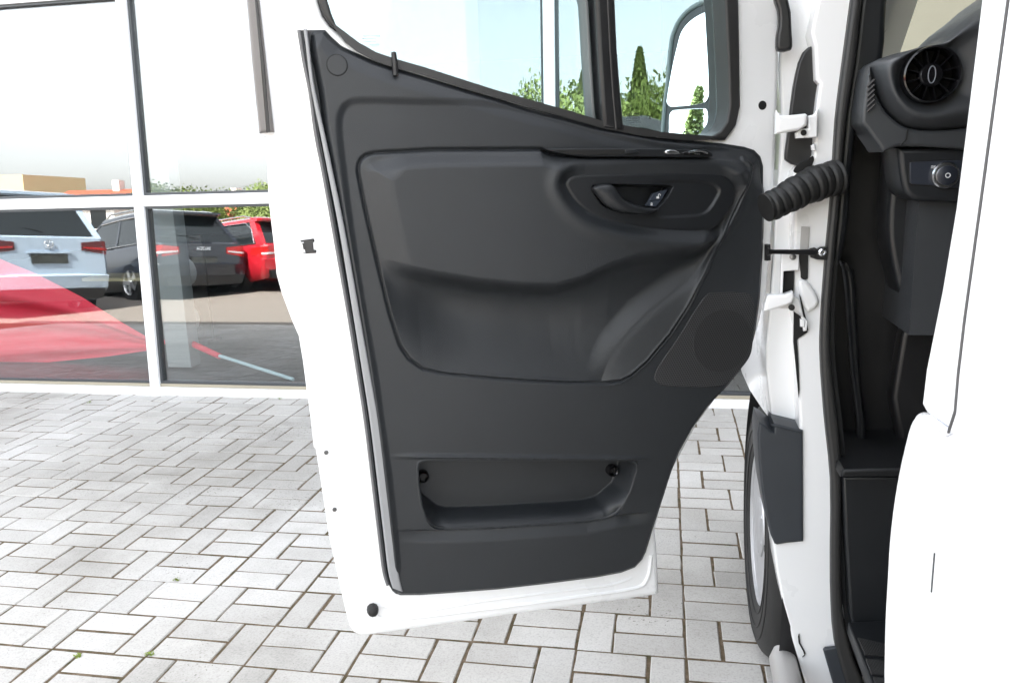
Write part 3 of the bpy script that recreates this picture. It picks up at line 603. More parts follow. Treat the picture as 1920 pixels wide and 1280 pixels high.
FB += [(int(ib[-1, k]), int(ib[-1, (k+1) % NA]), nb+(k+1) % NA, nb+k) for k in range(NA)]
link('handle_bezel', mesh('handle_bezel', np.r_[vb, rb_], FB, 45), M_trim2, door)
# the lever: broad root at the left, sweeping down to the right
lev_t = [(-0.4269,1.281),(-0.4216,1.284),(-0.413,1.286),(-0.3905,1.285),(-0.3841,1.279),(-0.3755,1.266),(-0.3614,1.254),(-0.3395,1.245),(-0.3152,1.239),(-0.2952,1.236)]
lev_b = [(-0.427,1.276),(-0.4217,1.268),(-0.4154,1.26),(-0.4069,1.25),(-0.3983,1.243),(-0.3788,1.235),(-0.3592,1.23),(-0.3372,1.227),(-0.3173,1.226),(-0.2974,1.232)]
LT, LB = resample(smooth(lev_t, False, 4), 34), resample(smooth(lev_b, False, 4), 34)
secs = []
for i in range(34):
    s = i/33; a, b = LT[i], LB[i]; h = .5-.5*math.cos(math.pi*min(1, .08+s*1.0)); lift = .002+.012*math.sin(math.pi*min(.95, .12+s*.8))
    ring = []
    for k in range(14):
        an = 2*math.pi*k/14; f = .5-.5*math.cos(an); q = a+(b-a)*f
        ring.append((q[0], q[1], wb0+.004+lift+ (.007 if an <= math.pi else .012)*(-math.sin(an)) ))
    secs.append([tuple(x) for x in fD(np.array(ring))])
MB().loft(secs).build('handle_lever', M_trim2, door, angle=60)
bt = [(-0.3075,1.249),(-0.2954,1.261),(-0.2665,1.272),(-0.2742,1.259)]; bt2 = [(-0.3075,1.246),(-0.2753,1.257),(-0.2863,1.243),(-0.2952,1.236),(-0.3107,1.237)]
plate('unlock_button', [[(-0.2976,1.264),(-0.2676,1.271),(-0.2786,1.253),(-0.3064,1.25)]], fD, wb0-.012, wb0-.003, simple('button_blue', (.030, .038, .052), .4), door, .001, 2)
plate('lock_button', [[(-0.3069,1.249),(-0.2791,1.252),(-0.2918,1.238),(-0.3119,1.242)]], fD, wb0-.012, wb0-.0035, simple('button_blue2', (.030, .038, .052), .4), door, .001, 2)
ic = [(-0.2876,1.258),(-0.3002,1.244)]
g = MB()
g.box((0, 0, 0), (0, 0, 0)); g = MB()
def icon(c, s, w, opened):
    q = MB(); n = 14
    body = [(-.5, -.55), (.35, -.55), (.35, .1), (-.5, .1)]
    v = [fD(np.array([(c[0]+x*s, c[1]+y*s, w)]))[0] for x, y in body] + [fD(np.array([(c[0]+x*s, c[1]+y*s, w+.0005)]))[0] for x, y in body]
    q.add(v, [(3, 2, 1, 0), (4, 5, 6, 7), (0, 1, 5, 4), (1, 2, 6, 5), (2, 3, 7, 6), (3, 0, 4, 7)])
    ox = .45 if opened else -.07
    arc = [(ox+.32*math.cos(a), .1+(.25 if opened else 0)+.42*math.sin(a)) for a in np.linspace(math.pi, 0 if not opened else -.25, 10)]
    if opened: arc = [(ox-.32, .05)] + arc
    q.tube([fD(np.array([(c[0]+x*s, c[1]+y*s, w+.0003)]))[0] for x, y in arc], .0006, 6); return q
icon(ic[0], .0065, wb0-.003, True).build('unlock_icon', M_print, door)
icon(ic[1], .0045, wb0-.0032, False).build('lock_icon', M_print, door)
# --- switch strip on the ledge
swp = [(-0.5228,1.354),(-0.5064,1.354),(-0.3623,1.351),(-0.1923,1.344),(-0.182,1.339),(-0.1785,1.335),(-0.1818,1.331),(-0.2158,1.331),(-0.438,1.338),(-0.4756,1.342),(-0.5024,1.348)]
plate('switch_strip', [swp], fD, -.012, .010, M_trim2, door, .0025, 3)
plate('pull_recess', [[(-0.5034,1.352),(-0.3698,1.349),(-0.3569,1.346),(-0.3656,1.34),(-0.4337,1.34),(-0.4714,1.343)]], fD, .006, .0108, M_void, door, .0008, 1)
plate('pull_rib', [[(-0.3634,1.348),(-0.3418,1.348),(-0.3331,1.343),(-0.3483,1.34),(-0.3613,1.341)]], fD, .006, .014, M_trim2, door, .002, 2)
plate('window_switch', [smooth([(-0.2817,1.343),(-0.2696,1.346),(-0.254,1.342),(-0.2506,1.338),(-0.2806,1.339)], True, 3)], fD, .006, .016, M_chrome, door, .003, 2)
plate('mirror_switch', [smooth([(-0.2462,1.339),(-0.2272,1.343),(-0.1979,1.342),(-0.1899,1.336),(-0.1978,1.334),(-0.2439,1.336)], True, 3)], fD, .006, .0125, M_gloss, door, .003, 2)
g = MB()
g.tube([fD(np.array([(u, z, .014)]))[0] for u, z in smooth([(-0.2317,1.34),(-0.216,1.342),(-0.2002,1.34),(-0.1933,1.337)], False, 4)], .0022, 8)
g.build('switch_ring', M_chrome, door)
g = MB(); g.tube([fD(np.array([(u, z, .0135)]))[0] for u, z in [(-0.2204,1.338),(-0.2091,1.336)]], .0016, 8); g.build('switch_mark', M_chrome, door)
# --- loudspeaker grille: perforated skin
def grille_mat(v):
    mt, t, b = new_mat('speaker_mesh'); at = N(t, 'ShaderNodeUVMap', uv_map='uv')
    wv = N(t, 'ShaderNodeTexVoronoi', voronoi_dimensions='2D'); wv.inputs['Scale'].default_value = 1; wv.inputs['Randomness'].default_value = 0
    t.links.new(at.outputs[0], wv.inputs['Vector'])
    r = ramp(t, wv.outputs['Distance'], [(.26, (.002, .002, .002)), (.36, (v, v*1.02, v*1.07))]); t.links.new(r.outputs[0], b.inputs['Base Color'])
    b.inputs['Roughness'].default_value = .5
    bp = N(t, 'ShaderNodeBump'); bp.inputs['Distance'].default_value = .002; t.links.new(r.outputs[0], bp.inputs['Height']); t.links.new(bp.outputs[0], b.inputs['Normal']); return mt
spk = smooth([(-0.1824,1.054),(-0.1743,1.06),(-0.1613,1.061),(-0.09781,1.057),(-0.08071,1.051),(-0.07299,1.04),(-0.06893,0.9965),(-0.07169,0.9385),(-0.07717,0.9195),(-0.08893,0.9034),(-0.114,0.8792),(-0.1319,0.8648),(-0.144,0.8619),(-0.2559,0.8733),(-0.2783,0.8788),(-0.2901,0.8901),(-0.2891,0.9045),(-0.281,0.9195),(-0.2419,0.9706),(-0.203,1.028)], True, 3)
gm = plate_mesh('speaker_grille', [spk], fD, -.012, -.0052, .0012, 2)
uv = gm.uv_layers.new(name='uv')
for lp_ in gm.loops:
    q = np.array(gm.vertices[lp_.vertex_index].co)-HO; uz = (q@HD, q[2]); uv.data[lp_.index].uv = (uz[0]/.0052+ .5*(uz[1]/.0045), uz[1]/.0045)
link('speaker_grille', gm, grille_mat(.040), door)
cg = [(-0.1406,0.9589)][0]; gm2 = plate_mesh('speaker_centre', [circle(cg, .066, 48)], fD, -.012, -.0048, .0004, 1)
uv = gm2.uv_layers.new(name='uv')
for lp_ in gm2.loops:
    q = np.array(gm2.vertices[lp_.vertex_index].co)-HO; uz = (q@HD, q[2]); uv.data[lp_.index].uv = (uz[0]/.0052+ .5*(uz[1]/.0045), uz[1]/.0045)
link('speaker_centre', gm2, grille_mat(.030), door)

# --- wing mirror outside the quarter glass
mN = np.array((-.65, -.755, .10)); mN /= np.linalg.norm(mN); mO = HO-.115*HD-.22*HN+np.array((0, 0, 1.45))
m1 = np.cross((0, 0, 1), mN); m1 /= np.linalg.norm(m1); m2 = np.cross(mN, m1)
def fM(P): return mO + P[:, :1]*m1 + P[:, 1:2]*m2 + P[:, 2:3]*mN
hous = smooth([(-0.07573,-0.09335),(-0.07808,-0.0695),(-0.07816,-0.004592),(-0.07451,0.05347),(-0.07223,0.1396),(-0.06523,0.1614),(-0.05347,0.1801),(-0.03271,0.196),(0.002483,0.2069),(0.03063,0.2077),(0.05589,0.2035),(0.06671,0.191),(0.07381,0.1366),(0.0817,-0.01605),(0.08339,-0.08454),(0.07432,-0.1042)], True, 3)
plate('mirror_housing', [hous], fM, -.10, -.002, M_black, door, .010, 4)
ring_ = smooth([(-0.07649,-0.06957),(-0.07658,-0.004705),(-0.07294,0.05332),(-0.07068,0.1394),(-0.06357,0.1601),(-0.05182,0.1787),(-0.0311,0.1946),(0.002597,0.2058),(0.03086,0.2055)], False, 3)
MB().tube([fM(np.array([(a, b, -.004)]))[0] for a, b in ring_], .006, 10).build('mirror_rim', simple('rim_grey', (.20, .22, .22), .4), door)
plate('mirror_glass', [smooth([(0.04433,0.1828),(0.01911,0.1835),(-0.008821,0.1768),(-0.02823,0.1663),(-0.04297,0.1504),(-0.05089,0.1243),(-0.06122,0.07524),(-0.06922,0.01578),(-0.06963,0.004147),(-0.0593,-0.005944),(-0.04067,-0.007857),(0.02162,-0.007243),(0.0385,-0.004021),(0.04615,0.004293),(0.04789,0.04176),(0.04458,0.1406)], True, 3)], fM, -.004, .0005, M_mirror, door, .0008, 1)
def fM2(P):
    q = fM(P); return q
plate('wide_angle_mirror', [smooth([(-0.05767,-0.02238),(-0.05059,-0.01586),(-0.0369,-0.01505),(0.02976,-0.01626),(0.04432,-0.01895),(0.0487,-0.02706),(0.05125,-0.0585),(0.05004,-0.07415),(0.04081,-0.08163),(0.0148,-0.08282),(-0.0524,-0.07535),(-0.05697,-0.05284)], True, 3)], fM, -.004, .0005, M_mirror, door, .0008, 1)
am = MB(); am.tube([HO-.03*HD-.09*HN+ZZ*1.36, HO-.06*HD-.15*HN+ZZ*1.36, mO+m2*-.10-mN*.05], [.03, .035, .04], 12); am.build('mirror_arm', M_black, door)
# window prints
g = MB()
def prt(u, z, w, h, c=-.0612): 
    v = fD(np.array([(u, z, c), (u+w, z, c), (u+w, z+h, c), (u, z+h, c), (u, z, c+.0002), (u+w, z, c+.0002), (u+w, z+h, c+.0002), (u, z+h, c+.0002)])); g.add(v, [(3, 2, 1, 0), (4, 5, 6, 7), (0, 1, 5, 4), (1, 2, 6, 5), (2, 3, 7, 6), (3, 0, 4, 7)])
r3 = random.Random(5)
for (u, z), wd_ in zip([(-0.3289,1.416),(-0.3289,1.412),(-0.33,1.408),(-0.33,1.404),(-0.3233,1.4),(-0.3211,1.42)], (26, 24, 28, 26, 22, 10)):
    e = 0
    while e < wd_: 
        w = r3.uniform(1.2, 3.4); prt(u+e*.00098, z, w*.00098, .0016); e += w+r3.uniform(.6, 1.6)
hg = [(-0.284,1.413),(-0.2772,1.413),(-0.284,1.407),(-0.2772,1.407)]
g.add(fD(np.array([(hg[0][0], hg[0][1], -.0611), (hg[1][0], hg[1][1], -.0611), ((hg[0][0]+hg[1][0])/2, (hg[0][1]+hg[2][1])/2, -.0611), (hg[2][0], hg[2][1], -.0611), (hg[3][0], hg[3][1], -.0611)])), [(0, 1, 2), (2, 4, 3)])
g.build('quarter_print', M_printd, door)
g = MB()
for (u, z), wd_ in zip([(-0.8299,1.558),(-0.8302,1.553),(-0.8295,1.549),(-0.8176,1.544),(-0.8282,1.541)], (30, 26, 22, 16, 24)):
    e = 0
    while e < wd_:
        w = r3.uniform(1.2, 3.4); prt(u+e*.00098, z, w*.00098, .0012); e += w+r3.uniform(.6, 1.6)
g.build('window_print', simple('print_faint', (.35, .40, .40), .5), door)
# hinge-side details of the shell
hc = [(-0.05752,1.427)]; disc('shell_hole', hc[0], .0088, -.023, -.0212, M_void, door, .0003)
es = [(-0.0387,1.152),(-0.03498,1.151),(-0.03361,1.118),(-0.03859,1.119)]; plate('strap_base', [[(-0.04234,1.151),(-0.03564,1.152),(-0.03366,1.119),(-0.04101,1.118)]], fD, -.03, -.008, M_black, door, .002)

M_step = simple('step_black', (.006, .0065, .0075), .5, 0, .35, bump=.2, bscale=900)
# --- hinge pillar, fender, cladding (rearward faces of the front body)
YP = 1.70
pil = [(0.3028,1.621),(0.2679,1.555),(0.2758,1.53),(0.2816,1.468),(0.2888,1.46),(0.2867,1.442),(0.2843,1.411),(0.2849,1.357),(0.2843,1.327),(0.2778,1.319),(0.2593,1.309),(0.2479,1.297),(0.2462,1.289),(0.2531,1.195),(0.2555,1.088),(0.2598,1.012),(0.2674,0.9787),(0.2766,0.8374),(0.2809,0.7853),(0.2917,0.537),(0.2309,0.5397),(0.2362,0.5176),(0.2479,0.4426),(0.2642,0.3667),(0.2882,0.2772),(0.3199,0.1735),(0.3394,0.1212),(0.4682,0.1346),(0.423,0.1836),(0.405,0.2677),(0.3859,0.4191),(0.3689,0.6564),(0.3479,0.7977),(0.3336,0.9348),(0.3299,1.009),(0.3328,1.13),(0.3362,1.256),(0.3397,1.392),(0.347,1.501),(0.3526,1.618)]
pil[0] = (pil[0][0]-.0, 1.75); pil[-1] = (pil[-1][0], 1.75)
plate('hinge_pillar', [pil], fY(YP), -.10, 0, M_white, van, .006, 3)
fen = [(0.2245,1.637),(0.2233,1.566),(0.2219,1.496),(0.2296,1.404),(0.2287,1.32),(0.2249,1.256),(0.2231,1.191),(0.2242,1.103),(0.2186,0.989),(0.2152,0.931),(0.2169,0.884),(0.2245,0.8246),(0.233,0.7718),(0.2336,0.756),(0.3144,0.7548),(0.2983,0.9894),(0.2835,1.318),(0.2988,1.632)]
plate('front_fender', [fen], fY(1.765), -.09, 0, M_white, van, .006, 3)
# fender skin running forward over the wheel
sk0 = [(0.2239,1.567),(0.2226,1.497),(0.2302,1.404),(0.2272,1.32),(0.2237,1.191),(0.2206,1.102),(0.2182,0.9881),(0.2158,0.9299),(0.2175,0.8827),(0.2251,0.8232),(0.234,0.7629)]
secs = []
for t_, dx, arch in ((0, 0, 0), (.10, -.010, .02), (.25, -.022, .09), (.42, -.026, .12), (.62, -.020, .09), (.80, .0, .02), (1.0, .05, 0), (1.2, .14, 0)):
    ring = []
    for i, (x, z) in enumerate(sk0):
        zz = z if z > .98 else z + (.0 if z > .76 else arch*(.76-z)/.2*.9)
        zz = min(zz, 1.30 - .20*max(0, t_-.1)) if z > 1.2 else zz
        ring.append((x+dx, 1.765+t_, zz))
    secs.append(ring)
MB().loft(secs, cap=False, loop=False).build('fender_skin', M_white, van, angle=60)
cla = [(0.2292,0.7817),(0.2878,0.7678),(0.2996,0.5184),(0.2661,0.5127),(0.2459,0.5077),(0.2402,0.5099),(0.2315,0.5299),(0.2209,0.5736),(0.21,0.6295),(0.201,0.6971),(0.1968,0.7579),(0.1993,0.7833),(0.2117,0.7764),(0.2243,0.7647),(0.2299,0.7625)]
plate('fender_cladding', [cla], fY(1.692), -.12, 0, M_clad, van, .005, 3)
cr_ = [(0.2232,0.7799),(0.2803,0.7659)]; MB().tube([(x, 1.692, z) for x, z in cr_], .0028, 8).build('cladding_ridge', M_clad, van)
# dark wheel arch liner
ln = MB()
for k in range(24):
    a0, a1 = math.pi*(k-1)/22, math.pi*k/22
ring_o = [(.44*math.cos(a), .44*math.sin(a)) for a in np.linspace(-.2, math.pi+.35, 26)]
WC = (2.14, .335)
v = []
for (c, s) in ring_o: v += [(.262, WC[0]+c, WC[1]+s), (.80, WC[0]+c, WC[1]+s)]
v2 = [(x+.0, y, z) for x, y, z in v]
ln.add(v, [(2*i, 2*i+1, 2*i+3, 2*i+2) for i in range(25)]); b0 = [(.80, WC[0]+c, WC[1]+s) for c, s in ring_o]
ln.add(b0+[(.80, WC[0], WC[1])], [(i, i+1, 26) for i in range(25)])
ln.build('arch_liner', M_void if False else M_black, van)
# --- wheel
wh = bpy.data.objects.new('front_wheel', None); COL.objects.link(wh); wh.parent = van; wh.location = Vector((.37, WC[0], .345))-van.location
RT_ = .345
prof = [(.205, .005), (.215, -.004), (.235, -.007), (.275, -.010), (.305, -.006), (.325, .006), (.338, .022), (.343, .045), (.345, .10), (.345, .13), (.343, .185), (.335, .21), (.31, .235), (.27, .24), (.22, .235), (.205, .22)]
ty = MB().lathe([(r, h) for r, h in prof], (.258, WC[0], .345), (1, 0, 0), 72, closed=True)
o = ty.build('tyre', M_rub, wh, angle=60)
tr = MB()
for k in range(60):
    a = 2*math.pi*k/60
    for j, (h0, h1, da) in enumerate(((.03, .075, 0), (.085, .125, .05), (.135, .19, .0))):
        Mx = Matrix.Translation((.258, WC[0], .345)) @ Matrix.Rotation(a+da, 4, 'X')
        tr.box((h0, -.0115, .336), (h1, .0115, .3495), Mx)
o = tr.build('tread_block', M_rub, wh); o['kind'] = 'stuff'
for rr, hh in ((.228, -.0068), (.262, -.0095), (.292, -.0080)):
    MB().tube([(.258+hh, WC[0]+rr*math.cos(a), .345+rr*math.sin(a)) for a in np.linspace(0, 2*math.pi, 64, endpoint=False)], .0022, 6, closed=True).build('sidewall_ring', M_rub, wh)
rim = MB().lathe([(.206, .004), (.212, .000), (.208, -.003), (.200, .002), (.196, .020), (.190, .035), (.180, .040), (.172, .036), (.160, .020), (.130, .012), (.085, .010), (.080, .0), (.060, -.004), (.030, -.004)], (.262, WC[0], .345), (1, 0, 0), 64)
rim.build('rim', M_steel, wh, angle=40)
for k in range(6):
    a = 2*math.pi*k/6+.3
    MB().lathe([(.0095, .006), (.0095, -.006), (.007, -.009)], (.268, WC[0]+.065*math.cos(a), .345+.065*math.sin(a)), (-1, 0, 0) if False else (1, 0, 0), 6).build('wheel_nut', M_steel, wh)
for k in range(2):
    a = math.radians(172-34*k)
    MB().box((-.010, -.016, -.006), (.004, .016, .006), Matrix.Translation((.262, WC[0]+.200*math.cos(a), .345+.200*math.sin(a))) @ Matrix.Rotation(a, 4, 'X')).build('balance_weight', M_black, wh)
MB().box((-.002, -.012, -.004), (.0, .012, .010), Matrix.Translation((.272, WC[0]-.165, .345-.07))).build('orange_mark', simple('orange_tag', (.8, .18, .04), .5), wh)
# --- hinges, strap, boot, cover between door and pillar
def fy(y0, name, toks, c0, c1, mat, bevel=.002): return plate(name, [toks], fY(y0), c0, c1, mat, van, bevel, 2)
fy(1.73, 'hinge_cover', smooth([(0.2777,1.534),(0.2606,1.523),(0.2485,1.482),(0.2426,1.432),(0.2374,1.361),(0.2349,1.322),(0.2392,1.317),(0.2579,1.308),(0.2874,1.326),(0.2923,1.349),(0.2907,1.405),(0.2939,1.442),(0.2886,1.47),(0.2851,1.524)], True, 2), -.02, .002, M_black, .004)
fy(1.70, 'hinge_bracket', [(0.2671,1.401),(0.2778,1.403),(0.2823,1.413),(0.2852,1.413),(0.2857,1.36),(0.2472,1.36),(0.2458,1.37),(0.2544,1.377),(0.2682,1.378)], 0, .022, M_white, .003)
fy(1.68, 'upper_hinge', [(0.2069,1.414),(0.2151,1.404),(0.2327,1.403),(0.2599,1.405),(0.2639,1.402),(0.2638,1.383),(0.2505,1.374),(0.2242,1.371),(0.2066,1.369)], -.015, .015, M_white, .006)
hb = [(0.2595,1.37)]; MB().lathe([(.0055, 0), (.0055, .002)], (hb[0][0], 1.676, hb[0][1]), (0, -1, 0), 16).build('bracket_hole', M_void, van)
fy(1.70, 'cover_bolt', [(0.2765,1.346),(0.2823,1.349),(0.2859,1.335),(0.2779,1.337)], 0, .012, M_white, .002)
fy(1.705, 'pillar_gap', smooth([(0.2478,1.299),(0.2515,1.306),(0.2591,1.314),(0.2708,1.319),(0.2824,1.326),(0.2847,1.318),(0.272,1.293),(0.25,1.295)], True, 2), 0, .0075, M_void, .001)
bp_ = [(0.1892,1.232),(0.2089,1.239),(0.2312,1.25),(0.2553,1.262),(0.2792,1.272),(0.3031,1.279),(0.3269,1.284)]
path = resample(smooth(bp_, False, 6), 90); dz = np.linspace(1.63, 1.69, 90)
rad = [(.0275+.007*min(1, i/60.)) * (1-.10*abs(math.sin(math.pi*(i+2.2*math.sin(i*.07))/10.))**8)*(1+.03*math.sin(i*.23)) for i in range(90)]
MB().tube([(x, y, z) for (x, z), y in zip(path, dz)], rad, 24).build('cable_boot', M_rub, van, angle=60)
st = [(0.1983,1.145),(0.2084,1.145),(0.2604,1.143),(0.2903,1.141)]
MB().tube([(st[0][0], 1.655, st[0][1]), (st[1][0], 1.658, st[1][1]), (st[2][0], 1.668, st[2][1]), (st[3][0], 1.675, st[3][1])], [.0085, .0045, .0050, .0065], 10).build('check_strap', M_black, van)
fy(1.70, 'strap_bracket', [(0.2836,1.147),(0.2926,1.149),(0.2968,1.146),(0.3027,1.15),(0.3187,1.151),(0.32,1.124),(0.2957,1.126),(0.2854,1.13)], 0, .020, M_black, .003)
sb_ = [(0.3046,1.141),(0.2505,1.132),(0.2493,1.034)]
MB().lathe([(.0075, 0), (.0075, .006), (.0045, .008), (.004, .006)], (sb_[0][0], 1.68, sb_[0][1]), (0, -1, 0), 16).build('strap_bolt', M_chrome, van)
fy(1.695, 'hinge_plate', [(0.2293,1.139),(0.2628,1.14),(0.2633,1.105),(0.2347,1.103),(0.2345,1.056),(0.2594,1.053),(0.2669,1.046),(0.2766,1.011),(0.2853,1.002),(0.2841,0.9821),(0.2779,0.9809),(0.2711,1.019),(0.246,1.027),(0.2294,1.028)], -.004, .012, M_white, .002)
MB().lathe([(.0062, 0), (.0062, .004), (.003, .006)], (sb_[1][0], 1.683, sb_[1][1]), (0, -1, 0), 14).build('grey_bolt', simple('zinc', (.25, .25, .25), .4, .7), van)
fy(1.70, 'hinge_opening', smooth([(0.2346,1.097),(0.2385,1.103),(0.256,1.102),(0.2569,1.057),(0.2362,1.057)], True, 1), 0, .006, M_void, .0005)
fy(1.672, 'lower_hinge', [(0.1957,1.025),(0.1981,1.043),(0.2027,1.059),(0.2354,1.06),(0.2504,1.066),(0.254,1.054),(0.2503,1.043),(0.2404,1.038),(0.2191,1.031)], -.012, .014, M_white, .005)
MB().lathe([(.0060, 0), (.0060, .006)], (sb_[2][0], 1.664, sb_[2][1]), (0, -1, 0), 14).build('hinge_bolt', M_black, van)
fy(1.70, 'pillar_slot', [(0.2637,1.138),(0.282,1.138),(0.2833,1.086),(0.2763,1.083),(0.2699,1.088),(0.268,1.11)], 0, .0045, M_black, .001)
fy(1.70, 'pillar_groove', [(0.2665,1.19),(0.2827,1.189),(0.282,1.138),(0.2657,1.138)], 0, .003, simple('groove_grey', (.42, .41, .40), .5), .001)
fy(1.70, 'pillar_boss', smooth([(0.2651,1.082),(0.2772,1.085),(0.2901,1.072),(0.3056,1.045),(0.3052,1.032),(0.2884,1.019),(0.282,1.023),(0.2706,1.049)], True, 3), -.01, .010, M_white, .008)
fy(1.70, 'shut_gap', [(0.2594,1.02),(0.2761,1.017),(0.2809,1.001),(0.2882,0.9766),(0.2682,0.9609),(0.2734,0.9115),(0.2779,0.8546),(0.2766,0.8374),(0.2686,0.9001),(0.261,0.9563)], 0, .0035, M_void, .0008)
fy(1.69, 'gap_bolt', [(0.2698,1.007),(0.2771,1.006),(0.2793,1.003),(0.2788,0.9897),(0.2706,0.9907)], 0, .010, M_white, .002)
fy(1.70, 'seam_line', [(0.2683,1.054),(0.2716,1.049),(0.2815,1.012),(0.2891,0.9811),(0.2871,0.9799),(0.2785,1.01)], 0, .0052, M_seal, .0005)
fy(1.70, 'body_hook', [(0.3009,0.2967),(0.299,0.2887),(0.3007,0.2743),(0.3106,0.2554),(0.3144,0.2451),(0.3102,0.2394),(0.3145,0.2438),(0.3164,0.2506),(0.3041,0.2746),(0.3025,0.2863)], 0, .004, M_void, .0006)
fy(1.72, 'mirror_triangle_seal', smooth([(0.1998,1.631),(0.2088,1.6),(0.2109,1.571),(0.2085,1.556),(0.2081,1.542),(0.2106,1.527),(0.2363,1.527),(0.2377,1.54),(0.2361,1.554),(0.2233,1.63)], True, 2), -.02, .010, M_black, .006)
fy(1.695, 'sill_cover', [(0.3508,0.2674),(0.3549,0.273),(0.378,0.2777),(0.4089,0.179),(0.4226,0.1335),(0.3969,0.1309),(0.3775,0.1799)], 0, .012, M_clad, .004)
sp2 = [(0.2725,0.2146),(0.2586,0.1266)]
MB().tube([(sp2[0][0]+.004, 1.74, sp2[0][1]+.012), (sp2[0][0], 1.72, sp2[0][1]), (sp2[0][0]-.01, 1.2, sp2[0][1]+.01), (sp2[0][0]-.01, -.5, sp2[0][1]+.01)], [.022, .030, .031, .031], 20).build('step_tube', simple('tube_grey', (.42, .41, .40), .4, .3, bump=.1), van)
# --- door aperture: seal, pillar cover, interior
sl_l = [(0.3449,1.739),(0.3343,1.604),(0.326,1.5),(0.3184,1.392),(0.3176,1.257),(0.313,1.132),(0.3108,1.013),(0.3124,0.9392),(0.3272,0.8035),(0.3468,0.6635),(0.3587,0.4282),(0.3735,0.2882),(0.4005,0.1953),(0.4258,0.1181)]
sl_r = [(0.3631,1.737),(0.3528,1.603),(0.3477,1.499),(0.3376,1.391),(0.3342,1.257),(0.3299,1.132),(0.328,1.013),(0.3339,0.9173),(0.3637,0.7205),(0.3728,0.5487),(0.3856,0.3698),(0.4124,0.2592),(0.4377,0.1989),(0.4687,0.1227)]
plate('door_seal', [band(smooth(sl_l, False, 3), smooth(sl_r, False, 3))], fY(1.69), -.05, .012, M_seal, van, .0085, 5)
il_ = [(0.3614,1.732),(0.3514,1.6),(0.3454,1.497),(0.3355,1.39),(0.3321,1.257),(0.328,1.134),(0.3261,1.016),(0.3319,0.9222),(0.3614,0.7278),(0.3705,0.558),(0.3832,0.3813),(0.4107,0.2722),(0.4357,0.2127),(0.4674,0.1375)]
ir_ = [(0.4147,1.728),(0.4013,1.596),(0.4002,1.501),(0.3792,1.441),(0.3622,1.382),(0.3564,1.287),(0.3557,1.196),(0.3507,1.147),(0.3477,1.131),(0.3427,1.114),(0.336,1.094),(0.3404,1.009),(0.346,0.9224),(0.3737,0.7282),(0.383,0.5588),(0.3981,0.3825),(0.4257,0.2736),(0.4508,0.2142),(0.4846,0.1393)]
plate('pillar_trim', [band(smooth(il_, False, 3), smooth(ir_, False, 3))], fY(1.70), -.05, .0, M_trim2, van, .012, 5)
# cab box (dark), open on this side
cab = MB()
cab.box((.46, -.25, 2.42), (2.20, 2.0, 2.46)); cab.box((.46, -.30, .35), (2.20, -.26, 2.45)); cab.build('cab_lining', simple('headliner', (.16, .16, .155), .9), van)
fl = MB(); fl.box((1.0, -.2, .60), (2.2, 2.0, .64)); fl.box((.37, 1.92, .3), (2.2, 1.95, 1.12)); fl.build('cab_floor', M_black, van)
kp = [(0.3472,1.41),(0.4315,1.423),(0.7031,1.359),(0.7735,0.5975),(0.3894,0.5805)]
plate('kick_panel', [kp], fY(1.86), -.03, 0, M_black, van, .003)
dk = smooth([(0.4374,1.354),(0.4378,1.282),(0.4378,1.184),(0.4464,1.129),(0.4691,1.051),(0.4853,1.028),(0.7037,1.028),(0.6744,1.345)], False, 3)
plate('lower_dash', [dk], fY(1.74), -.10, 0, M_trim2, van, .012, 4)
led = [(0.3535,0.7085),(0.3573,0.7132),(0.4681,0.721),(0.6637,0.7289),(0.6655,0.7094),(0.3512,0.6959)]
plate('step_ledge', [led], fY(1.62), -.30, 0, M_step, van, .006, 3)
ris = [(0.3661,0.6783),(0.6822,0.6919),(0.7297,0.1783),(0.458,0.1497),(0.4324,0.2511),(0.3981,0.3625),(0.3768,0.5572)]
plate('step_riser', [ris], fY(1.67), -.10, 0, M_trim2, van, .006, 3)
kn = [(0.365,1.109),(0.3742,1.088),(0.3871,1.001),(0.3996,0.891),(0.42,0.7548),(0.4275,0.6991),(0.442,0.6996),(0.4221,0.8237),(0.4033,1.002),(0.3922,1.088)]
plate('kick_rib', [smooth(kn, True, 2)], fY(1.82), -.02, .02, M_trim2, van, .010, 4)
fb = [(0.4921,0.9476),(0.5114,0.9924),(0.5494,0.997),(0.6881,0.9933),(0.7154,0.6984),(0.5097,0.6905)]
plate('footrest', [smooth(fb, True, 2)], fY(1.80), -.04, .01, M_black, van, .012, 4)
# tread step with ribbed pads
stz = .36
stp = [(0.3903,1.653),(0.7394,1.731),(0.5666,1.271),(0.3895,1.245),(0.3871,1.41)]
plate('tread_step', [stp], fG, .33, .36, M_trim2, van, .004)
for toks in ([(0.3956,1.588),(0.4812,1.559),(0.4722,1.525),(0.3967,1.529)], [(0.3945,1.514),(0.4674,1.507),(0.4553,1.462),(0.3942,1.466)], [(0.3944,1.455),(0.4526,1.452),(0.4388,1.4),(0.3935,1.399)]):
    A0, A1, A2, A3 = [np.array(q) for q in toks]; rb = MB()
    plate('tread_pad', [toks], fG, .360, .3635, M_black, van, .001)
    for k in range(26):
        s = (k+.5)/26; a, b = A0+(A1-A0)*s, A3+(A2-A3)*s
        rb.tube([(a[0], a[1], .3645), (b[0], b[1], .3645)], .0012, 6)
    o = rb.build('rib', M_seal, van); o['kind'] = 'stuff'
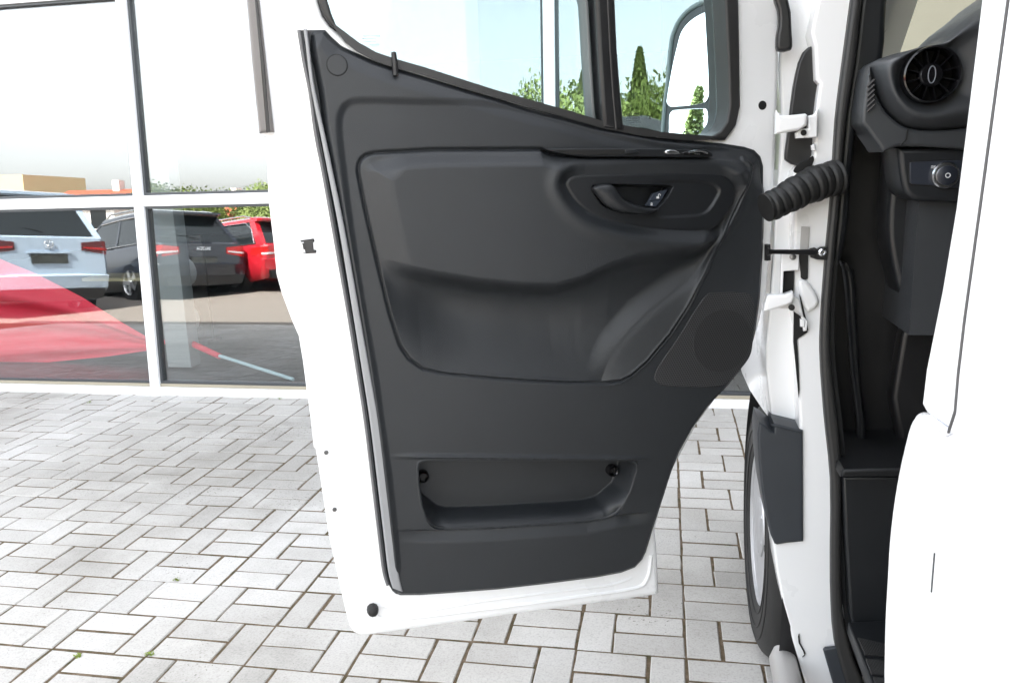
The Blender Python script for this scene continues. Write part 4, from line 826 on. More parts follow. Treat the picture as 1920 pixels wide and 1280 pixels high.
# --- dashboard
dash = MB(); dash.box((.47, 1.66, .98), (2.15, 2.15, 1.30)).build('dashboard', M_dash_lit, van)
dashp = van.children[-1] if False else [o for o in COL.objects if o.name == 'dashboard'][0]
YD = 1.58
vc = [(0.4508,1.457)][0]
podo = [(0.361,1.483),(0.3906,1.497),(0.4194,1.504),(0.4584,1.512),(0.4801,1.523),(0.505,1.546),(0.5315,1.566),(0.56,1.579),(0.6013,1.585),(0.629,1.471),(0.6309,1.363),(0.5619,1.363),(0.5144,1.365),(0.4702,1.363),(0.4294,1.371),(0.4096,1.383),(0.3913,1.402),(0.3803,1.419),(0.3709,1.439)]
# seen from here the rim of the pod lies further back: shrink it about the lens axis of nothing, keep true distances
podo = smooth(podo, True, 4); NA = 160
po = []
for k in range(NA):
    a = 2*math.pi*k/NA; dr = np.array((math.cos(a), math.sin(a))); best = .3
    P = np.array(podo)
    for i in range(len(P)):
        p0, p1 = P[i]-vc, P[(i+1) % len(P)]-vc; e = p1-p0; den = dr[0]*e[1]-dr[1]*e[0]
        if abs(den) < 1e-9: continue
        t = (p0[0]*e[1]-p0[1]*e[0])/den; s = (p0[0]*dr[1]-p0[1]*dr[0])/den
        if t > 0 and 0 <= s <= 1: best = min(best, t)
    po.append(best)
r0 = .0470; secs = []
for s in np.linspace(0, 1, 26):
    ring = []
    for k in range(NA):
        a = 2*math.pi*k/NA; r = r0+(max(po[k], r0+.006)-r0)*s
        w = -.012+.020*math.sin(math.pi*min(1, s*1.6)*.5)*min(1, (po[k]-r0)/.03) - .050*max(0, s-.35)**2/.42
        ring.append((vc[0]+r*math.cos(a), YD-w, vc[1]+r*math.sin(a)))
    secs.append(ring)
secs.append([(x, y+.12, z) for x, y, z in secs[-1]])
MB().loft(secs, cap=False).build('vent_pod', M_dash_lit, dashp, angle=60)
MB().lathe([(.0430, -.05), (.0430, .010), (.0443, .0135), (.0468, .0120), (.0478, .004), (.0478, -.05)], (vc[0], YD, vc[1]), (0, -1, 0), 64, closed=True).build('vent_ring', M_gloss, dashp, angle=50)
MB().lathe([(.0432, -.034), (.0432, -.030), (.0, -.030)], (vc[0], YD, vc[1]), (0, -1, 0), 48).build('vent_back', M_void, dashp)
for k in range(12):
    a = 2*math.pi*(k+.5)/12
    Mx = Matrix.Translation((vc[0], YD, vc[1])) @ Matrix.Rotation(-a, 4, 'Y')
    MB().box((.0165, -.002, -.0012), (.0418, .022, .0012), Mx).build('vent_blade', M_gloss, dashp)
MB().lathe([(.020, .012), (.020, -.004), (.017, -.007), (.0, -.007)], (vc[0], YD, vc[1]), (0, 1, 0), 32).build('vent_hub', M_gloss, dashp)
plate('hub_loop', [circle(vc, .0068, 28, .0150), circle(vc, .0050, 28, .0130)], fY(YD), .006, .0085, simple('loop_grey', (.16, .17, .19), .3), dashp, .0008)
cow = [(0.3566,1.481),(0.3663,1.438),(0.3864,1.402),(0.4045,1.384),(0.4241,1.371),(0.4643,1.364),(0.508,1.365),(0.6231,1.363),(0.6268,1.323),(0.5107,1.331),(0.4093,1.338),(0.3883,1.329),(0.3804,1.34),(0.3559,1.373),(0.3481,1.383),(0.3499,1.428)]
plate('dash_cowl', [smooth(cow, True, 2)], fY(1.60), -.12, -.004, M_dash_lit, dashp, .006, 3)
sg = [(0.4228,1.37),(0.4206,1.35),(0.4125,1.339),(0.4143,1.338),(0.4234,1.349),(0.4255,1.369)]
plate('cowl_seam', [sg], fY(1.595), -.0, .0015, M_void, dashp, .0005, 1)
for k in range(6):
    q = [(0.3519,1.455),(0.3635,1.455)]; z = q[0][1]-.0085*k
    MB().tube([(q[0][0]+.0006*k, 1.598, z-.012), (q[1][0]+.0006*k-.001, 1.592, z)], .0022, 6).build('defroster_slat', M_black, dashp)
pan = smooth([(0.4155,1.336),(0.4203,1.305),(0.4259,1.276),(0.4327,1.257),(0.4426,1.246),(0.4539,1.24),(0.5022,1.237),(0.6434,1.233),(0.6342,1.328)], False, 2)
plate('switch_panel', [pan], fY(1.62), -.12, 0, M_trim2, dashp, .010, 4)
fa = [(0.4354,1.31),(0.4397,1.312),(0.5189,1.313),(0.6062,1.31),(0.6112,1.256),(0.492,1.26),(0.4763,1.265),(0.4438,1.268),(0.4381,1.271)]
plate('panel_gap', [fa], fY(1.62), -.002, .0012, M_void, dashp, .0006)
fa2 = [(0.4373,1.309),(0.4417,1.31),(0.519,1.311),(0.6064,1.309),(0.611,1.259),(0.4927,1.263),(0.4771,1.268),(0.4445,1.27),(0.4398,1.273)]
plate('panel_face', [fa2], fY(1.62), 0, .0030, simple('panel_slate', (.020, .024, .034), .42), dashp, .0012)
kc = [(0.4972,1.285)][0]
MB().lathe([(.0235, .003), (.0235, .012), (.0215, .0145), (.0180, .0150)], (kc[0], 1.62, kc[1]), (0, -1, 0), 40).build('light_switch', M_chrome, dashp)
MB().lathe([(.0178, .010), (.0172, .021), (.0150, .0225), (.0, .0225)], (kc[0], 1.62, kc[1]), (0, -1, 0), 40).build('knob_cap', simple('knob_slate', (.016, .019, .027), .4), dashp)
MB().lathe([(.0046, .0229), (.0040, .0232), (.0030, .0229), (.0036, .0228)], (kc[0], 1.62, kc[1]), (0, -1, 0), 20, closed=True).build('knob_ring', M_print, dashp)
tp = [(0.4958,1.304),(0.4782,1.3),(0.4972,1.296)]
link('auto_lettering', text_mesh('AUTO', .0068, fY(1.617), .0005, tp[0], bold=.0002), M_print, dashp)
g = MB()
for k in range(3): g.box((tp[1][0]-.0045, 1.6165, tp[1][1]-.002+.0018*k), (tp[1][0]-.0005, 1.617, tp[1][1]-.0012+.0018*k))
g.lathe([(.0024, 0), (.0024, .0004)], (tp[1][0]+.0022, 1.617, tp[1][1]), (0, -1, 0), 12); g.build('lamp_icon', M_print, dashp)
g = MB(); g.box((tp[2][0]-.0006, 1.605, tp[2][1]-.002), (tp[2][0]+.0006, 1.6085, tp[2][1]+.002)); g.build('knob_mark', M_print, dashp)
# instrument hood sweeping up to the right
hd = [(0.4809,1.522),(0.5038,1.532),(0.53,1.557),(0.5578,1.578),(0.5949,1.609),(0.6615,1.64),(0.6796,1.458),(0.4849,1.468)]
plate('instrument_hood', [smooth(hd, False, 3)], fY(1.66), -.25, 0, M_dash_lit, dashp, .02, 4)
# --- windscreen
ws = mesh('windscreen', [(.42, 2.30, 1.22), (2.12, 2.30, 1.22), (2.0, 1.35, 2.22), (.52, 1.35, 2.22), (.42, 2.306, 1.224), (2.12, 2.306, 1.224), (2.0, 1.356, 2.224), (.52, 1.356, 2.224)], [(0, 1, 2, 3), (7, 6, 5, 4), (0, 4, 5, 1), (1, 5, 6, 2), (2, 6, 7, 3), (3, 7, 4, 0)])
link('windscreen', ws, G_wind, van)
ap = MB(); ap.loft([[(.33, 2.2, 1.20), (.43, 2.30, 1.20), (.47, 2.26, 1.20), (.38, 2.12, 1.20)], [(.40, 1.40, 2.10), (.50, 1.40, 2.20), (.54, 1.36, 2.20), (.45, 1.32, 2.10)]]); ap.build('windscreen_pillar', M_white, van)
ap = MB(); ap.loft([[(2.2, 2.2, 1.20), (2.12, 2.30, 1.20), (2.08, 2.26, 1.20), (2.15, 2.12, 1.20)], [(2.12, 1.40, 2.10), (2.02, 1.40, 2.20), (1.98, 1.36, 2.20), (2.06, 1.32, 2.10)]]); ap.build('windscreen_pillar', M_white, van)
# --- bonnet and nose
secs = []
for s in np.linspace(-1, 1, 15):
    x = 1.25+s*.94; k = abs(s)**3; 
    pts = [(2.02, .60), (2.02, 1.20), (2.30, 1.215-.02*k), (2.62, 1.14-.05*k), (2.88-.05*k, 1.02-.06*k), (3.00-.12*k, .88-.03*k), (3.06-.20*k, .62), (3.06-.22*k, .35), (2.95-.2*k, .26), (2.62, .60)]
    secs.append([(x, y, z) for y, z in pts])
MB().loft(secs).build('bonnet', M_white, van, angle=30)
for s in (-1, 1):
    x = 1.25+s*.74
    MB().loft([[(x-.15, 2.97-.05, .80), (x+.15, 2.97-.10, .80), (x+.15, 2.93-.14, .98), (x-.15, 2.96-.06, .95)], [(x-.15, 3.02-.01, .80), (x+.15, 2.99-.05, .80), (x+.15, 2.96-.09, .98), (x-.15, 2.99-.03, .95)]]).build('headlight', M_chrome, van)
MB().box((.80, 2.9, .62), (1.70, 3.065, .84)).build('grille', M_gloss, van)
MB().box((.36, 2.7, .20), (2.14, 2.98, .45)).build('bumper', M_clad, van)
# --- flank behind the door: pillar with the aperture edge, then the load side
bed = [(0.7519,1.504),(0.7601,1.447),(0.7683,1.368),(0.7786,1.279),(0.7959,1.205),(0.8226,1.123),(0.8264,1.084),(0.819,1.082),(0.8101,1.08)]
side_u = list(bed) + [(0.7374,1.087),(0.7267,1.109),(0.7271,1.142),(0.7236,1.189),(0.7099,1.299),(0.694,1.435),(0.6864,1.487)]
plate('pillar_skin', [side_u], fX(.25), -.06, 0, M_white, van, .006, 4)
low = [(0.833,1.075),(0.8473,1.061),(0.8621,1.03),(0.874,0.9985),(0.8842,0.9577),(0.8895,0.9112),(0.887,0.8675),(0.8845,0.8231),(0.8765,0.7747),(0.8691,0.7461),(0.8474,0.7147)]
lw_ = list(low) + [(low[-1][0]-.02, .30), (.2, .30), (-3.4, .30), (-3.4, 1.05)] + [(0.7357,1.086),(0.8114,1.079)]
plate('side_panel', [smooth(low, False, 3) + lw_[len(low):]], fX(.25), -.10, .004, M_white, van, .010, 5)
lo2 = [(0.7345,1.087),(0.723,1.11),(0.7235,1.143),(0.7201,1.19),(0.7066,1.299),(0.691,1.434),(0.6826,1.486)]
lod = list(lo2) + [(lo2[-1][0], 2.5), (-3.4, 2.5), (-3.4, 1.055)]
plate('sliding_door', [lod], fX(.246), -.05, 0, M_white, van, .004, 3)
sl_ = [(0.7271,1.092),(0.7151,1.113),(0.7155,1.145),(0.712,1.191),(0.6985,1.3),(0.6829,1.433),(0.6754,1.484)]
plate('panel_gap_shade', [band(lo2, sl_)], fX(.25), -.03, .0012, simple('gap_grey', (.035, .035, .036), .5), van, .0008)  # grey strip painted for the shade in the panel gap
MB().tube([(.2462, y, z) for y, z in lo2], .0013, 6).build('shut_line', simple('gap_dark', (.07, .07, .072), .6), van)  # raised dark tube draws the shade of the shut line
nt_ = [(0.7993,1.083),(0.7358,1.086),(0.7388,1.082),(0.8016,1.079)]
plate('pillar_notch', [nt_], fX(.25), -.01, .0055, simple('notch_grey', (.55, .56, .60), .5), van, .001)
sl2 = [(0.7424,0.9686),(0.7397,0.9699),(0.739,0.9307),(0.7417,0.9292)]; plate('fuel_flap_gap', [sl2], fX(.246), 0, .0008, M_alud, van, .0002, 1)
MB().box((.26, -3.5, 2.42), (2.25, 1.4, 2.62)).box((2.20, -3.5, .3), (2.25, 2.1, 2.42)).box((.26, -3.55, .3), (2.25, -3.5, 2.6)).build('van_body', M_white, van)
MB().box((.26, bed[0][0], 1.99), (.34, 1.40, 2.42)).build('roof_rail', M_white, van)
for yy, xx in ((2.14, 2.0), (-2.2, .30), (-2.2, 2.0)):
    w_ = bpy.data.objects.new('wheel', None); COL.objects.link(w_); w_.parent = van; w_.location = Vector((xx+.1, yy, .345))-van.location
    MB().lathe([(r, h) for r, h in prof], (xx, yy, .345), (1, 0, 0), 40, closed=True).build('tyre', M_rub, w_, angle=60)
    MB().lathe([(.206, .01), (.19, .04), (.1, .05), (.03, .05)], (xx, yy, .345), (1, 0, 0), 32).build('rim', M_steel, w_)
# ------------------------------------------------------------------ inside the showroom
flag = empty('beach_flag', (-3.6, 4.9, .05), 'red cloth flag leaning on a pale pole behind the lower showroom panes', 'flag'); TOPS.append(flag)
fp = [(-6.254,1.779),(-5.382,1.24),(-4.597,0.7781),(-4.355,0.686),(-4.002,0.5194),(-3.736,0.3541),(-3.461,0.2011),(-3.432,0.1748),(-3.468,0.1479),(-3.859,0.0931),(-4.294,0.05196),(-4.743,0.005518),(-5.703,-0.1671),(-6.811,-0.2546)]
P = np.array(fp); nf_ = 60
top = resample(fp[:8], nf_); bot_ = resample(list(reversed(fp[7:])), nf_); v = []; nv = 40
for i in range(nf_):
    for j in range(nv):
        s = j/(nv-1); q = top[i]*(1-s)+bot_[i]*s
        w = .05*math.sin(9*s+.06*i)*min(1, (nf_-1-i)/20) + .025*math.sin(22*s+.11*i+1)*min(1, (nf_-1-i)/25)
        v.append((q[0], 4.95+w, q[1]))
f = [(i*nv+j, i*nv+j+1, (i+1)*nv+j+1, (i+1)*nv+j) for i in range(nf_-1) for j in range(nv-1)]
n0 = len(v); v2 = [(x, y+.003, z) for x, y, z in v]
f2 = [tuple(n0+k for k in reversed(q)) for q in f]
edge = [i*nv for i in range(nf_)] + [(nf_-1)*nv+j for j in range(1, nv)] + [i*nv+nv-1 for i in range(nf_-2, -1, -1)] + [j for j in range(nv-2, 0, -1)]
f3 = [(edge[k], edge[(k+1) % len(edge)], n0+edge[(k+1) % len(edge)], n0+edge[k]) for k in range(len(edge))]
link('cloth', mesh('cloth', v+v2, f+f2+f3, 60), M_red, flag)
sl0 = [(-3.412,0.1938),(-3.21,0.2295)]; sl1 = [(-2.867,0.1541)]; sl2_ = [(-2.268,0.02249)]
MB().tube([(sl0[0][0], 4.95, sl0[0][1]), (sl0[1][0]-.1, 4.93, sl0[1][1]-.005), (sl0[1][0], 4.90, sl0[1][1]), (sl1[0][0], 4.75, sl1[0][1])], [.014, .020, .022, .019], 10).build('sleeve', M_red, flag)
MB().tube([(sl1[0][0]-.02, 4.755, sl1[0][1]+.008), (sl2_[0][0], 4.56, max(sl2_[0][1], .06))], .0115, 10).build('pole', M_pole, flag)
# alloy wheels on a rack behind the column
rk = [(-3.599,0.6074),(-3.619,0.2485),(-3.82,-0.003971),(-3.714,0.7768)]
rack = MB().box((rk[0][0]-.16, 5.62, .05), (rk[0][0]+.16, 5.65, rk[3][1]+.1)).box((rk[0][0]-.16, 5.55, .05), (rk[0][0]+.16, 5.75, .08)).build('wheel_rack', M_black)
tag(rack, 'dark rack holding two silver alloy wheels inside the showroom', 'rack'); TOPS.append(rack)
M_alloy = simple('alloy_silver', (.70, .71, .72), .3, .85); M_alloy_lit = simple('alloy_lit', (.88, .88, .88), .35, .1)  # the second, for the rack, is lightened against the dim showroom light
def alloy(nm, c, y, r, axis, parent=None, tyre=True, w=.20):
    g = MB(); g.lathe([(r*.98, .0), (r, -.01), (r*.94, .01), (r*.93, w*.8), (r*.96, w)], (c[0], y, c[1]), axis, 40, closed=True)
    ax = Vector(axis).normalized(); e1 = Vector((0, 0, 1)); e2 = ax.cross(e1); o = Vector((c[0], y, c[1]))
    for k in range(5):
        a = 2*math.pi*k/5+.3
        for (r0, r1, h0, h1) in ((.18*r, .95*r, .15, .13),):
            u = e1*math.cos(a)+e2*math.sin(a); t = -e1*math.sin(a)+e2*math.cos(a)
            v = [o+u*q*r+t*ww*s*r+ax*z for q, ww in ((.12, .17), (.95, .17)) for s in (-1, 1) for z in (.004, .035)]
            g.add(v, [(0, 1, 3, 2), (4, 6, 7, 5), (0, 4, 5, 1), (2, 3, 7, 6), (0, 2, 6, 4), (1, 5, 7, 3)])
    g.lathe([(.2*r, .035), (.2*r, -.002), (.16*r, -.006), (.0, -.006)], o, axis, 24)
    return g
for i, lab in ((0, 'upper silver alloy wheel on the dark rack inside the showroom'), (1, 'lower silver alloy wheel on the dark rack inside the showroom')):
    w_ = alloy('alloy_wheel', rk[i], 5.48, .122, (0, 1, 0), w=.10).build('alloy_wheel', M_alloy_lit); tag(w_, lab, 'wheel', 'alloy wheels on the rack'); TOPS.append(w_)
cb_ = [(-7.24,0.0894),(-6.233,0.08469),(-6.275,-0.2165),(-7.289,-0.2173)]
refl_block = empty('cream_reflection', (cb_[0][0], 9.0, .05), 'low cream block standing in for a reflected building, inside the showroom', 'reflection'); TOPS.append(refl_block)  # added block, stands in for the reflection of a cream building with windows
M_cream = simple('cream_tone', (.75, .62, .36), .6)
z0_, z1_ = .05, cb_[0][1]
MB().box((cb_[0][0], 9.03, z0_), (cb_[1][0], 9.5, z1_)).build('cream_block', M_cream, refl_block)
wd2 = cb_[1][0]-cb_[0][0]
for k in range(2):
    for j in range(3):
        a = cb_[0][0]+wd2*(.10+.48*k+.12*j); MB().box((a, 9.02, z1_-.30), (a+wd2*.08, 9.04, z1_-.06)).build('window_patch', M_col, refl_block)
# ------------------------------------------------------------------ cars across the forecourt (seen in the showroom glass)
def lotz(y): return -.012-.06*(y+1)
M_cglass = simple('car_glass', (.012, .016, .018), .05, 0, .7)
M_lamp = simple('lamp_red', (.45, .012, .012), .15, 0, .6); M_lampd = simple('lamp_dark', (.10, .01, .012), .12)
M_plate = simple('plate_dark', (.05, .055, .05), .35, var=.6, vscale=14)
def car(name, label, paint, rear, yaw, L=4.5, Wd=1.84, Hh=1.66, slope=.55, lamp=M_lamp, plate_=True, letters=None, emblem=None, rails=True, exhaust=False):
    root = empty(name, (rear[0], rear[1], lotz(rear[1])), label, 'car', 'cars parked across the forecourt'); TOPS.append(root)
    root.rotation_euler = (-TILT, 0, yaw)
    def lk(nm, me, mat, ang=35):
        o = bpy.data.objects.new(nm, me); COL.objects.link(o); o.parent = root
        if len(me.materials) == 0: me.materials.append(mat)
        return o
    hw = Wd/2; belt = Hh*.62
    def sec(y, k, zb, zt, n=1.0):   # lower body section
        w = hw*k; r = [(-w*.86, zb), (-w*.97, zb+.10), (-w, zb+.30), (-w*1.0, (zb+zt)/2+.08), (-w*.965, zt-.10), (-w*.93, zt-.015), (-w*.86, zt)]
        return [(x, y, z) for x, z in r] + [(-x, y, z) for x, z in reversed(r)]
    lo = MB().loft([sec(.0, .86, .36, belt-.06), sec(-.0, .90, .33, belt-.03), sec(.06, .955, .28, belt), sec(.18, .985, .24, belt+.01), sec(.6, 1, .20, belt), sec(1.2, 1, .20, belt-.01), sec(2.4, 1, .20, belt-.04), sec(3.2, .99, .20, belt-.10), sec(3.6, .97, .20, belt-.18), sec(4.1, .90, .22, belt-.24), sec(L-.05, .78, .28, belt-.38), sec(L, .70, .36, belt-.5)])
    lk('body', lo.mesh('body', 40), paint)
    def cab(y, k, z, zt=None):
        w = hw*k; return [(-w, y, z), (w, y, z)]
    zt = Hh-.03
    ring = lambda y, w, z: [(-w, y, z), (w, y, z)]
    # glasshouse: belt loop and roof loop
    A = [(-hw*.91, .10), (hw*.91, .10), (hw*.92, 1.4), (hw*.90, 3.15), (-hw*.90, 3.15), (-hw*.92, 1.4)]
    B = [(-hw*.70, slope), (hw*.70, slope), (hw*.74, 1.5), (hw*.66, 2.35), (-hw*.66, 2.35), (-hw*.74, 1.5)]
    g = MB().loft([[(x, y, belt-.04) for x, y in A], [(x*1.0, y, zt-.05) for x, y in B]]); lk('glasshouse', g.mesh('glasshouse', 20), M_cglass)
    rf = MB().loft([[(x*1.03, y-(.10 if i < 2 else -.03 if i in (3, 4) else 0), zt-.075) for i, (x, y) in enumerate(B)], [(x*1.0, y-(.12 if i < 2 else 0), zt-.02) for i, (x, y) in enumerate(B)], [(x*.86, y+(.05 if i < 2 else -.1 if i in (3, 4) else 0), zt+.03) for i, (x, y) in enumerate(B)]])
    lk('roof', rf.mesh('roof', 40), paint)
    for s in (-1, 1):   # pillars
        pm = MB()
        for (xa, ya), (xb, yb), wa in (((hw*.915, .10), (hw*.71, slope), .16), ((hw*.93, 1.45), (hw*.745, 1.5), .05), ((hw*.91, 3.10), (hw*.67, 2.33), .05)):
            v = [(s*xa, ya-.015, belt-.03), (s*xa, ya+wa, belt-.03), (s*xb, yb+wa*.9, zt-.05), (s*xb, yb-.015, zt-.05)]
            v += [(x-s*.10, y, z) for x, y, z in v]; pm.add(v, [(0, 1, 2, 3), (7, 6, 5, 4), (0, 4, 5, 1), (1, 5, 6, 2), (2, 6, 7, 3), (3, 7, 4, 0)])
        lk('pillar', pm.mesh('pillar'), paint)
        pts = [(s*hw*.925, .34, belt+.005), (s*hw*.93, 1.4, belt-.0), (s*hw*.91, 3.0, belt-.03)]
        lk('window_trim', MB().tube(pts, .012, 6).mesh('trim'), M_chrome)
        pts = [(s*hw*.91, .34, belt+.02), (s*hw*.80, .52, belt+.30), (s*hw*.755, .75, zt-.09), (s*hw*.765, 1.5, zt-.085), (s*hw*.69, 2.35, zt-.10)]
        lk('window_trim', MB().tube(pts, .011, 6).mesh('trim'), M_chrome)
        if rails: lk('roof_rail', MB().tube([(s*hw*.66, slope+.15, zt+.02), (s*hw*.68, slope+.35, zt+.065), (s*hw*.68, 2.0, zt+.065), (s*hw*.62, 2.25, zt+.02)], .016, 6).mesh('rail'), M_chrome)
        zl = belt-.20   # lamps wrap round the corners
        lm = MB().loft([[(s*hw*.52, -.012, zl-.02), (s*hw*.52, -.012, zl+.10), (s*hw*.52, .10, zl+.10), (s*hw*.52, .10, zl-.02)],
                        [(s*hw*.86, -.008, zl-.07), (s*hw*.86, -.004, zl+.13), (s*hw*.84, .12, zl+.13), (s*hw*.84, .12, zl-.07)],
                        [(s*hw*.965, .06, zl-.08), (s*hw*.955, .06, zl+.13), (s*hw*.90, .16, zl+.13), (s*hw*.90, .16, zl-.08)],
                        [(s*hw*1.006, .36, zl+.0), (s*hw*.985, .36, zl+.12), (s*hw*.93, .36, zl+.12), (s*hw*.93, .36, zl+.0)]])
        lk('tail_lamp', lm.mesh('tail_lamp', 30), lamp)
        lb = MB().loft([[(s*hw*.55, -.018, zl+.01), (s*hw*.55, -.018, zl+.035), (s*hw*.55, .05, zl+.035), (s*hw*.55, .05, zl+.01)],
                        [(s*hw*.88, -.012, zl-.02), (s*hw*.88, -.012, zl+.02), (s*hw*.86, .10, zl+.02), (s*hw*.86, .10, zl-.02)], [(s*hw*.975, .06, zl-.02), (s*hw*.972, .06, zl+.02), (s*hw*.9, .14, zl+.02), (s*hw*.9, .14, zl-.02)]])
        lk('lamp_bar', lb.mesh('lamp_bar'), M_print if lamp is M_lamp else M_lamp)
        for yy in (.92, 3.65):
            wn = bpy.data.objects.new('wheel', None); COL.objects.link(wn); wn.parent = root; wn.location = (s*(hw-.10), yy, .34)
            for nm, me, mt in (('tyre', MB().lathe([(.22, .10), (.33, .10), (.34, .06), (.34, -.08), (.32, -.11), (.22, -.10)], (0, 0, 0), (s, 0, 0), 36, closed=True).mesh('tyre', 50), M_rub),
                               ('rim', alloy('rim', (0, 0), 0, .225, (-s, 0, 0)).mesh('rim'), M_alloy)):
                o = bpy.data.objects.new(nm, me); COL.objects.link(o); o.parent = wn; me.materials.append(mt)
                if nm == 'rim': o.location = (s*.105, 0, 0)
    lk('wheel_arches', MB().box((-hw*.99, .50, .22), (hw*.99, 1.34, .62)).mesh('a'), M_black) if False else None
    # tailgate crease, bumper, plate, badge
    lk('rear_bumper', MB().loft([[(-hw*.80, -.03, .24), (-hw*.86, -.05, .40), (-hw*.86, .10, .40), (-hw*.80, .10, .24)], [(0, -.05, .22), (0, -.07, .40), (0, .10, .40), (0, .10, .22)], [(hw*.80, -.03, .24), (hw*.86, -.05, .40), (hw*.86, .10, .40), (hw*.80, .10, .24)]]).mesh('b'), M_black)
    lk('bumper_shelf', MB().loft([[(-hw*.93, .03, .41), (-hw*.95, -.0, .60), (-hw*.93, .10, .66), (-hw*.93, .12, .41)], [(-hw*.5, -.065, .41), (-hw*.5, -.075, .60), (-hw*.5, .05, .66), (-hw*.5, .06, .41)], [(hw*.5, -.065, .41), (hw*.5, -.075, .60), (hw*.5, .05, .66), (hw*.5, .06, .41)], [(hw*.93, .03, .41), (hw*.95, -.0, .60), (hw*.93, .10, .66), (hw*.93, .12, .41)]]).mesh('b', 50), paint)
    lk('spoiler', MB().loft([[(-hw*.68, slope-.22, zt-.06), (-hw*.68, slope-.22, zt-.02), (-hw*.70, slope+.1, zt+.01), (-hw*.70, slope+.1, zt-.06)], [(hw*.68, slope-.22, zt-.06), (hw*.68, slope-.22, zt-.02), (hw*.70, slope+.1, zt+.01), (hw*.70, slope+.1, zt-.06)]]).mesh('s'), paint)
    if plate_:
        lk('number_plate', MB().box((-.26, -.022, belt-.42), (.26, -.002, belt-.28)).mesh('p'), M_plate)
        lk('plate_lip', MB().box((-.32, -.03, belt-.27), (.32, .0, belt-.245)).mesh('p'), paint)
    if emblem:
        zc = belt-.13; em = MB()
        em.tube([(.062*math.cos(a), -.018, zc+.062*math.sin(a)) for a in np.linspace(0, 2*math.pi, 32, endpoint=False)], .006, 6, closed=True)
        def seg(a, b): em.tube([(a[0], -.018, zc+a[1]), (b[0], -.018, zc+b[1])], .0055, 6)
        seg((-.024, .056), (-.001, .008)); seg((.024, .056), (.001, .008))
        seg((-.052, .030), (-.026, -.050)); seg((-.026, -.050), (0, -.004)); seg((0, -.004), (.026, -.050)); seg((.026, -.050), (.052, .030))
        lk('badge', em.mesh('badge'), M_chrome)
    if letters:
        me = text_mesh(letters, .085, lambda Q: np.stack([Q[:, 0], -.012-Q[:, 2], Q[:, 1]], 1), 0, (.0, belt-.13), bold=.002); lk('badge_letters', me, M_chrome)
    if exhaust:
        for s in (-1, 1): lk('exhaust_trim', MB().loft([[(s*hw*.45, -.075, .27), (s*hw*.72, -.06, .27), (s*hw*.75, -.06, .36), (s*hw*.45, -.075, .36)], [(s*hw*.45, .0, .27), (s*hw*.72, .0, .27), (s*hw*.75, .0, .36), (s*hw*.45, .0, .36)]]).mesh('e'), M_chrome)
    lk('rear_wiper', MB().tube([(0, .16, belt+.06), (.18, .20, belt+.12), (.34, .22, belt+.13)], .008, 6).mesh('w'), M_black)
    return root
YW = math.radians(180-62)
P_white = simple('paint_pale_blue', (.44, .55, .67), .22, .1, .5, coat=.8)
P_dark = simple('paint_dark_blue', (.012, .016, .026), .2, .2, .5, coat=.9)
P_red = simple('paint_red', (.50, .015, .028), .22, .1, .5, coat=.9)
P_grey = simple('paint_grey', (.05, .055, .06), .25, .3, .5, coat=.8)
car('pale_car', 'pale silver blue car with round tailgate badge, mirrored in the left lower pane', P_white, (-9.15, -1.95), YW, emblem=True, lamp=M_lampd, Hh=1.96)
car('dark_car', 'dark blue car with chrome lettered tailgate, mirrored beside the white mullion', P_dark, (-8.2, -4.6), YW-.02, letters='SKODA', Hh=1.64)
car('red_car', 'red car mirrored in the showroom glass beside the open door', P_red, (-7.0, -6.1), YW-.04, L=4.6, Hh=1.47, exhaust=True, lamp=M_lamp, letters=None)
car('grey_car', 'dark grey car in the row behind the pale blue one, mirrored at the left edge', P_grey, (-14.6, -9.0), YW, Hh=1.72)
# ------------------------------------------------------------------ houses, hedge and trees beyond the cars
M_tile = simple('red_tiles', (.42, .085, .045), .8, var=.2, vscale=3)
M_wallw = simple('house_white', (.75, .73, .68), .85); M_wally = simple('house_cream', (.70, .56, .33), .85)
def house(x, y, w, d, h, hr, wall, label, yaw=0):
    r = empty('house', (x, y, lotz(y)), label, 'house'); TOPS.append(r); r.rotation_euler = (-TILT, 0, yaw)
    def lk(nm, mb, mat): 
        me = mb.mesh(nm); o = bpy.data.objects.new(nm, me); COL.objects.link(o); o.parent = r; me.materials.append(mat)
    lk('wall', MB().box((-w/2, -d/2, -.3), (w/2, d/2, h)), wall)
    e = .4
    if hr: lk('roof', MB().loft([[(-w/2-e, -d/2-e, h-.02), (-w/2-e, d/2+e, h-.02), (-w/2-e, 0, h+hr)], [(w/2+e, -d/2-e, h-.02), (w/2+e, d/2+e, h-.02), (w/2+e, 0, h+hr)]]), M_tile); lk('chimney', MB().box((w*.2, -.3, h+hr*.5), (w*.2+.5, .3, h+hr+.6)), wall)
    nwin = max(2, int(w/2.6)); rows = 1 if h < 4 else int(h/2.9)
    for j in range(rows):
        for k in range(nwin):
            cx = -w/2+w*(k+.5)/nwin; z = 1.0+2.8*j
            lk('window', MB().box((cx-.55, d/2-.02, z), (cx+.55, d/2+.03, z+1.2)), M_cglass)
house(-36.6, -40, 4.5, 4.5, 2.5, 1.0, M_wallw, 'white house with a red tiled roof mirrored in the left upper pane')
house(-28.6, -41, 3.6, 4, 1.5, 1.3, M_wallw, 'low red roofed house mirrored between the hedges', .2)
house(-44.5, -42, 5.5, 6, 4.6, 0, M_wally, 'cream coloured block of flats mirrored at the far left')
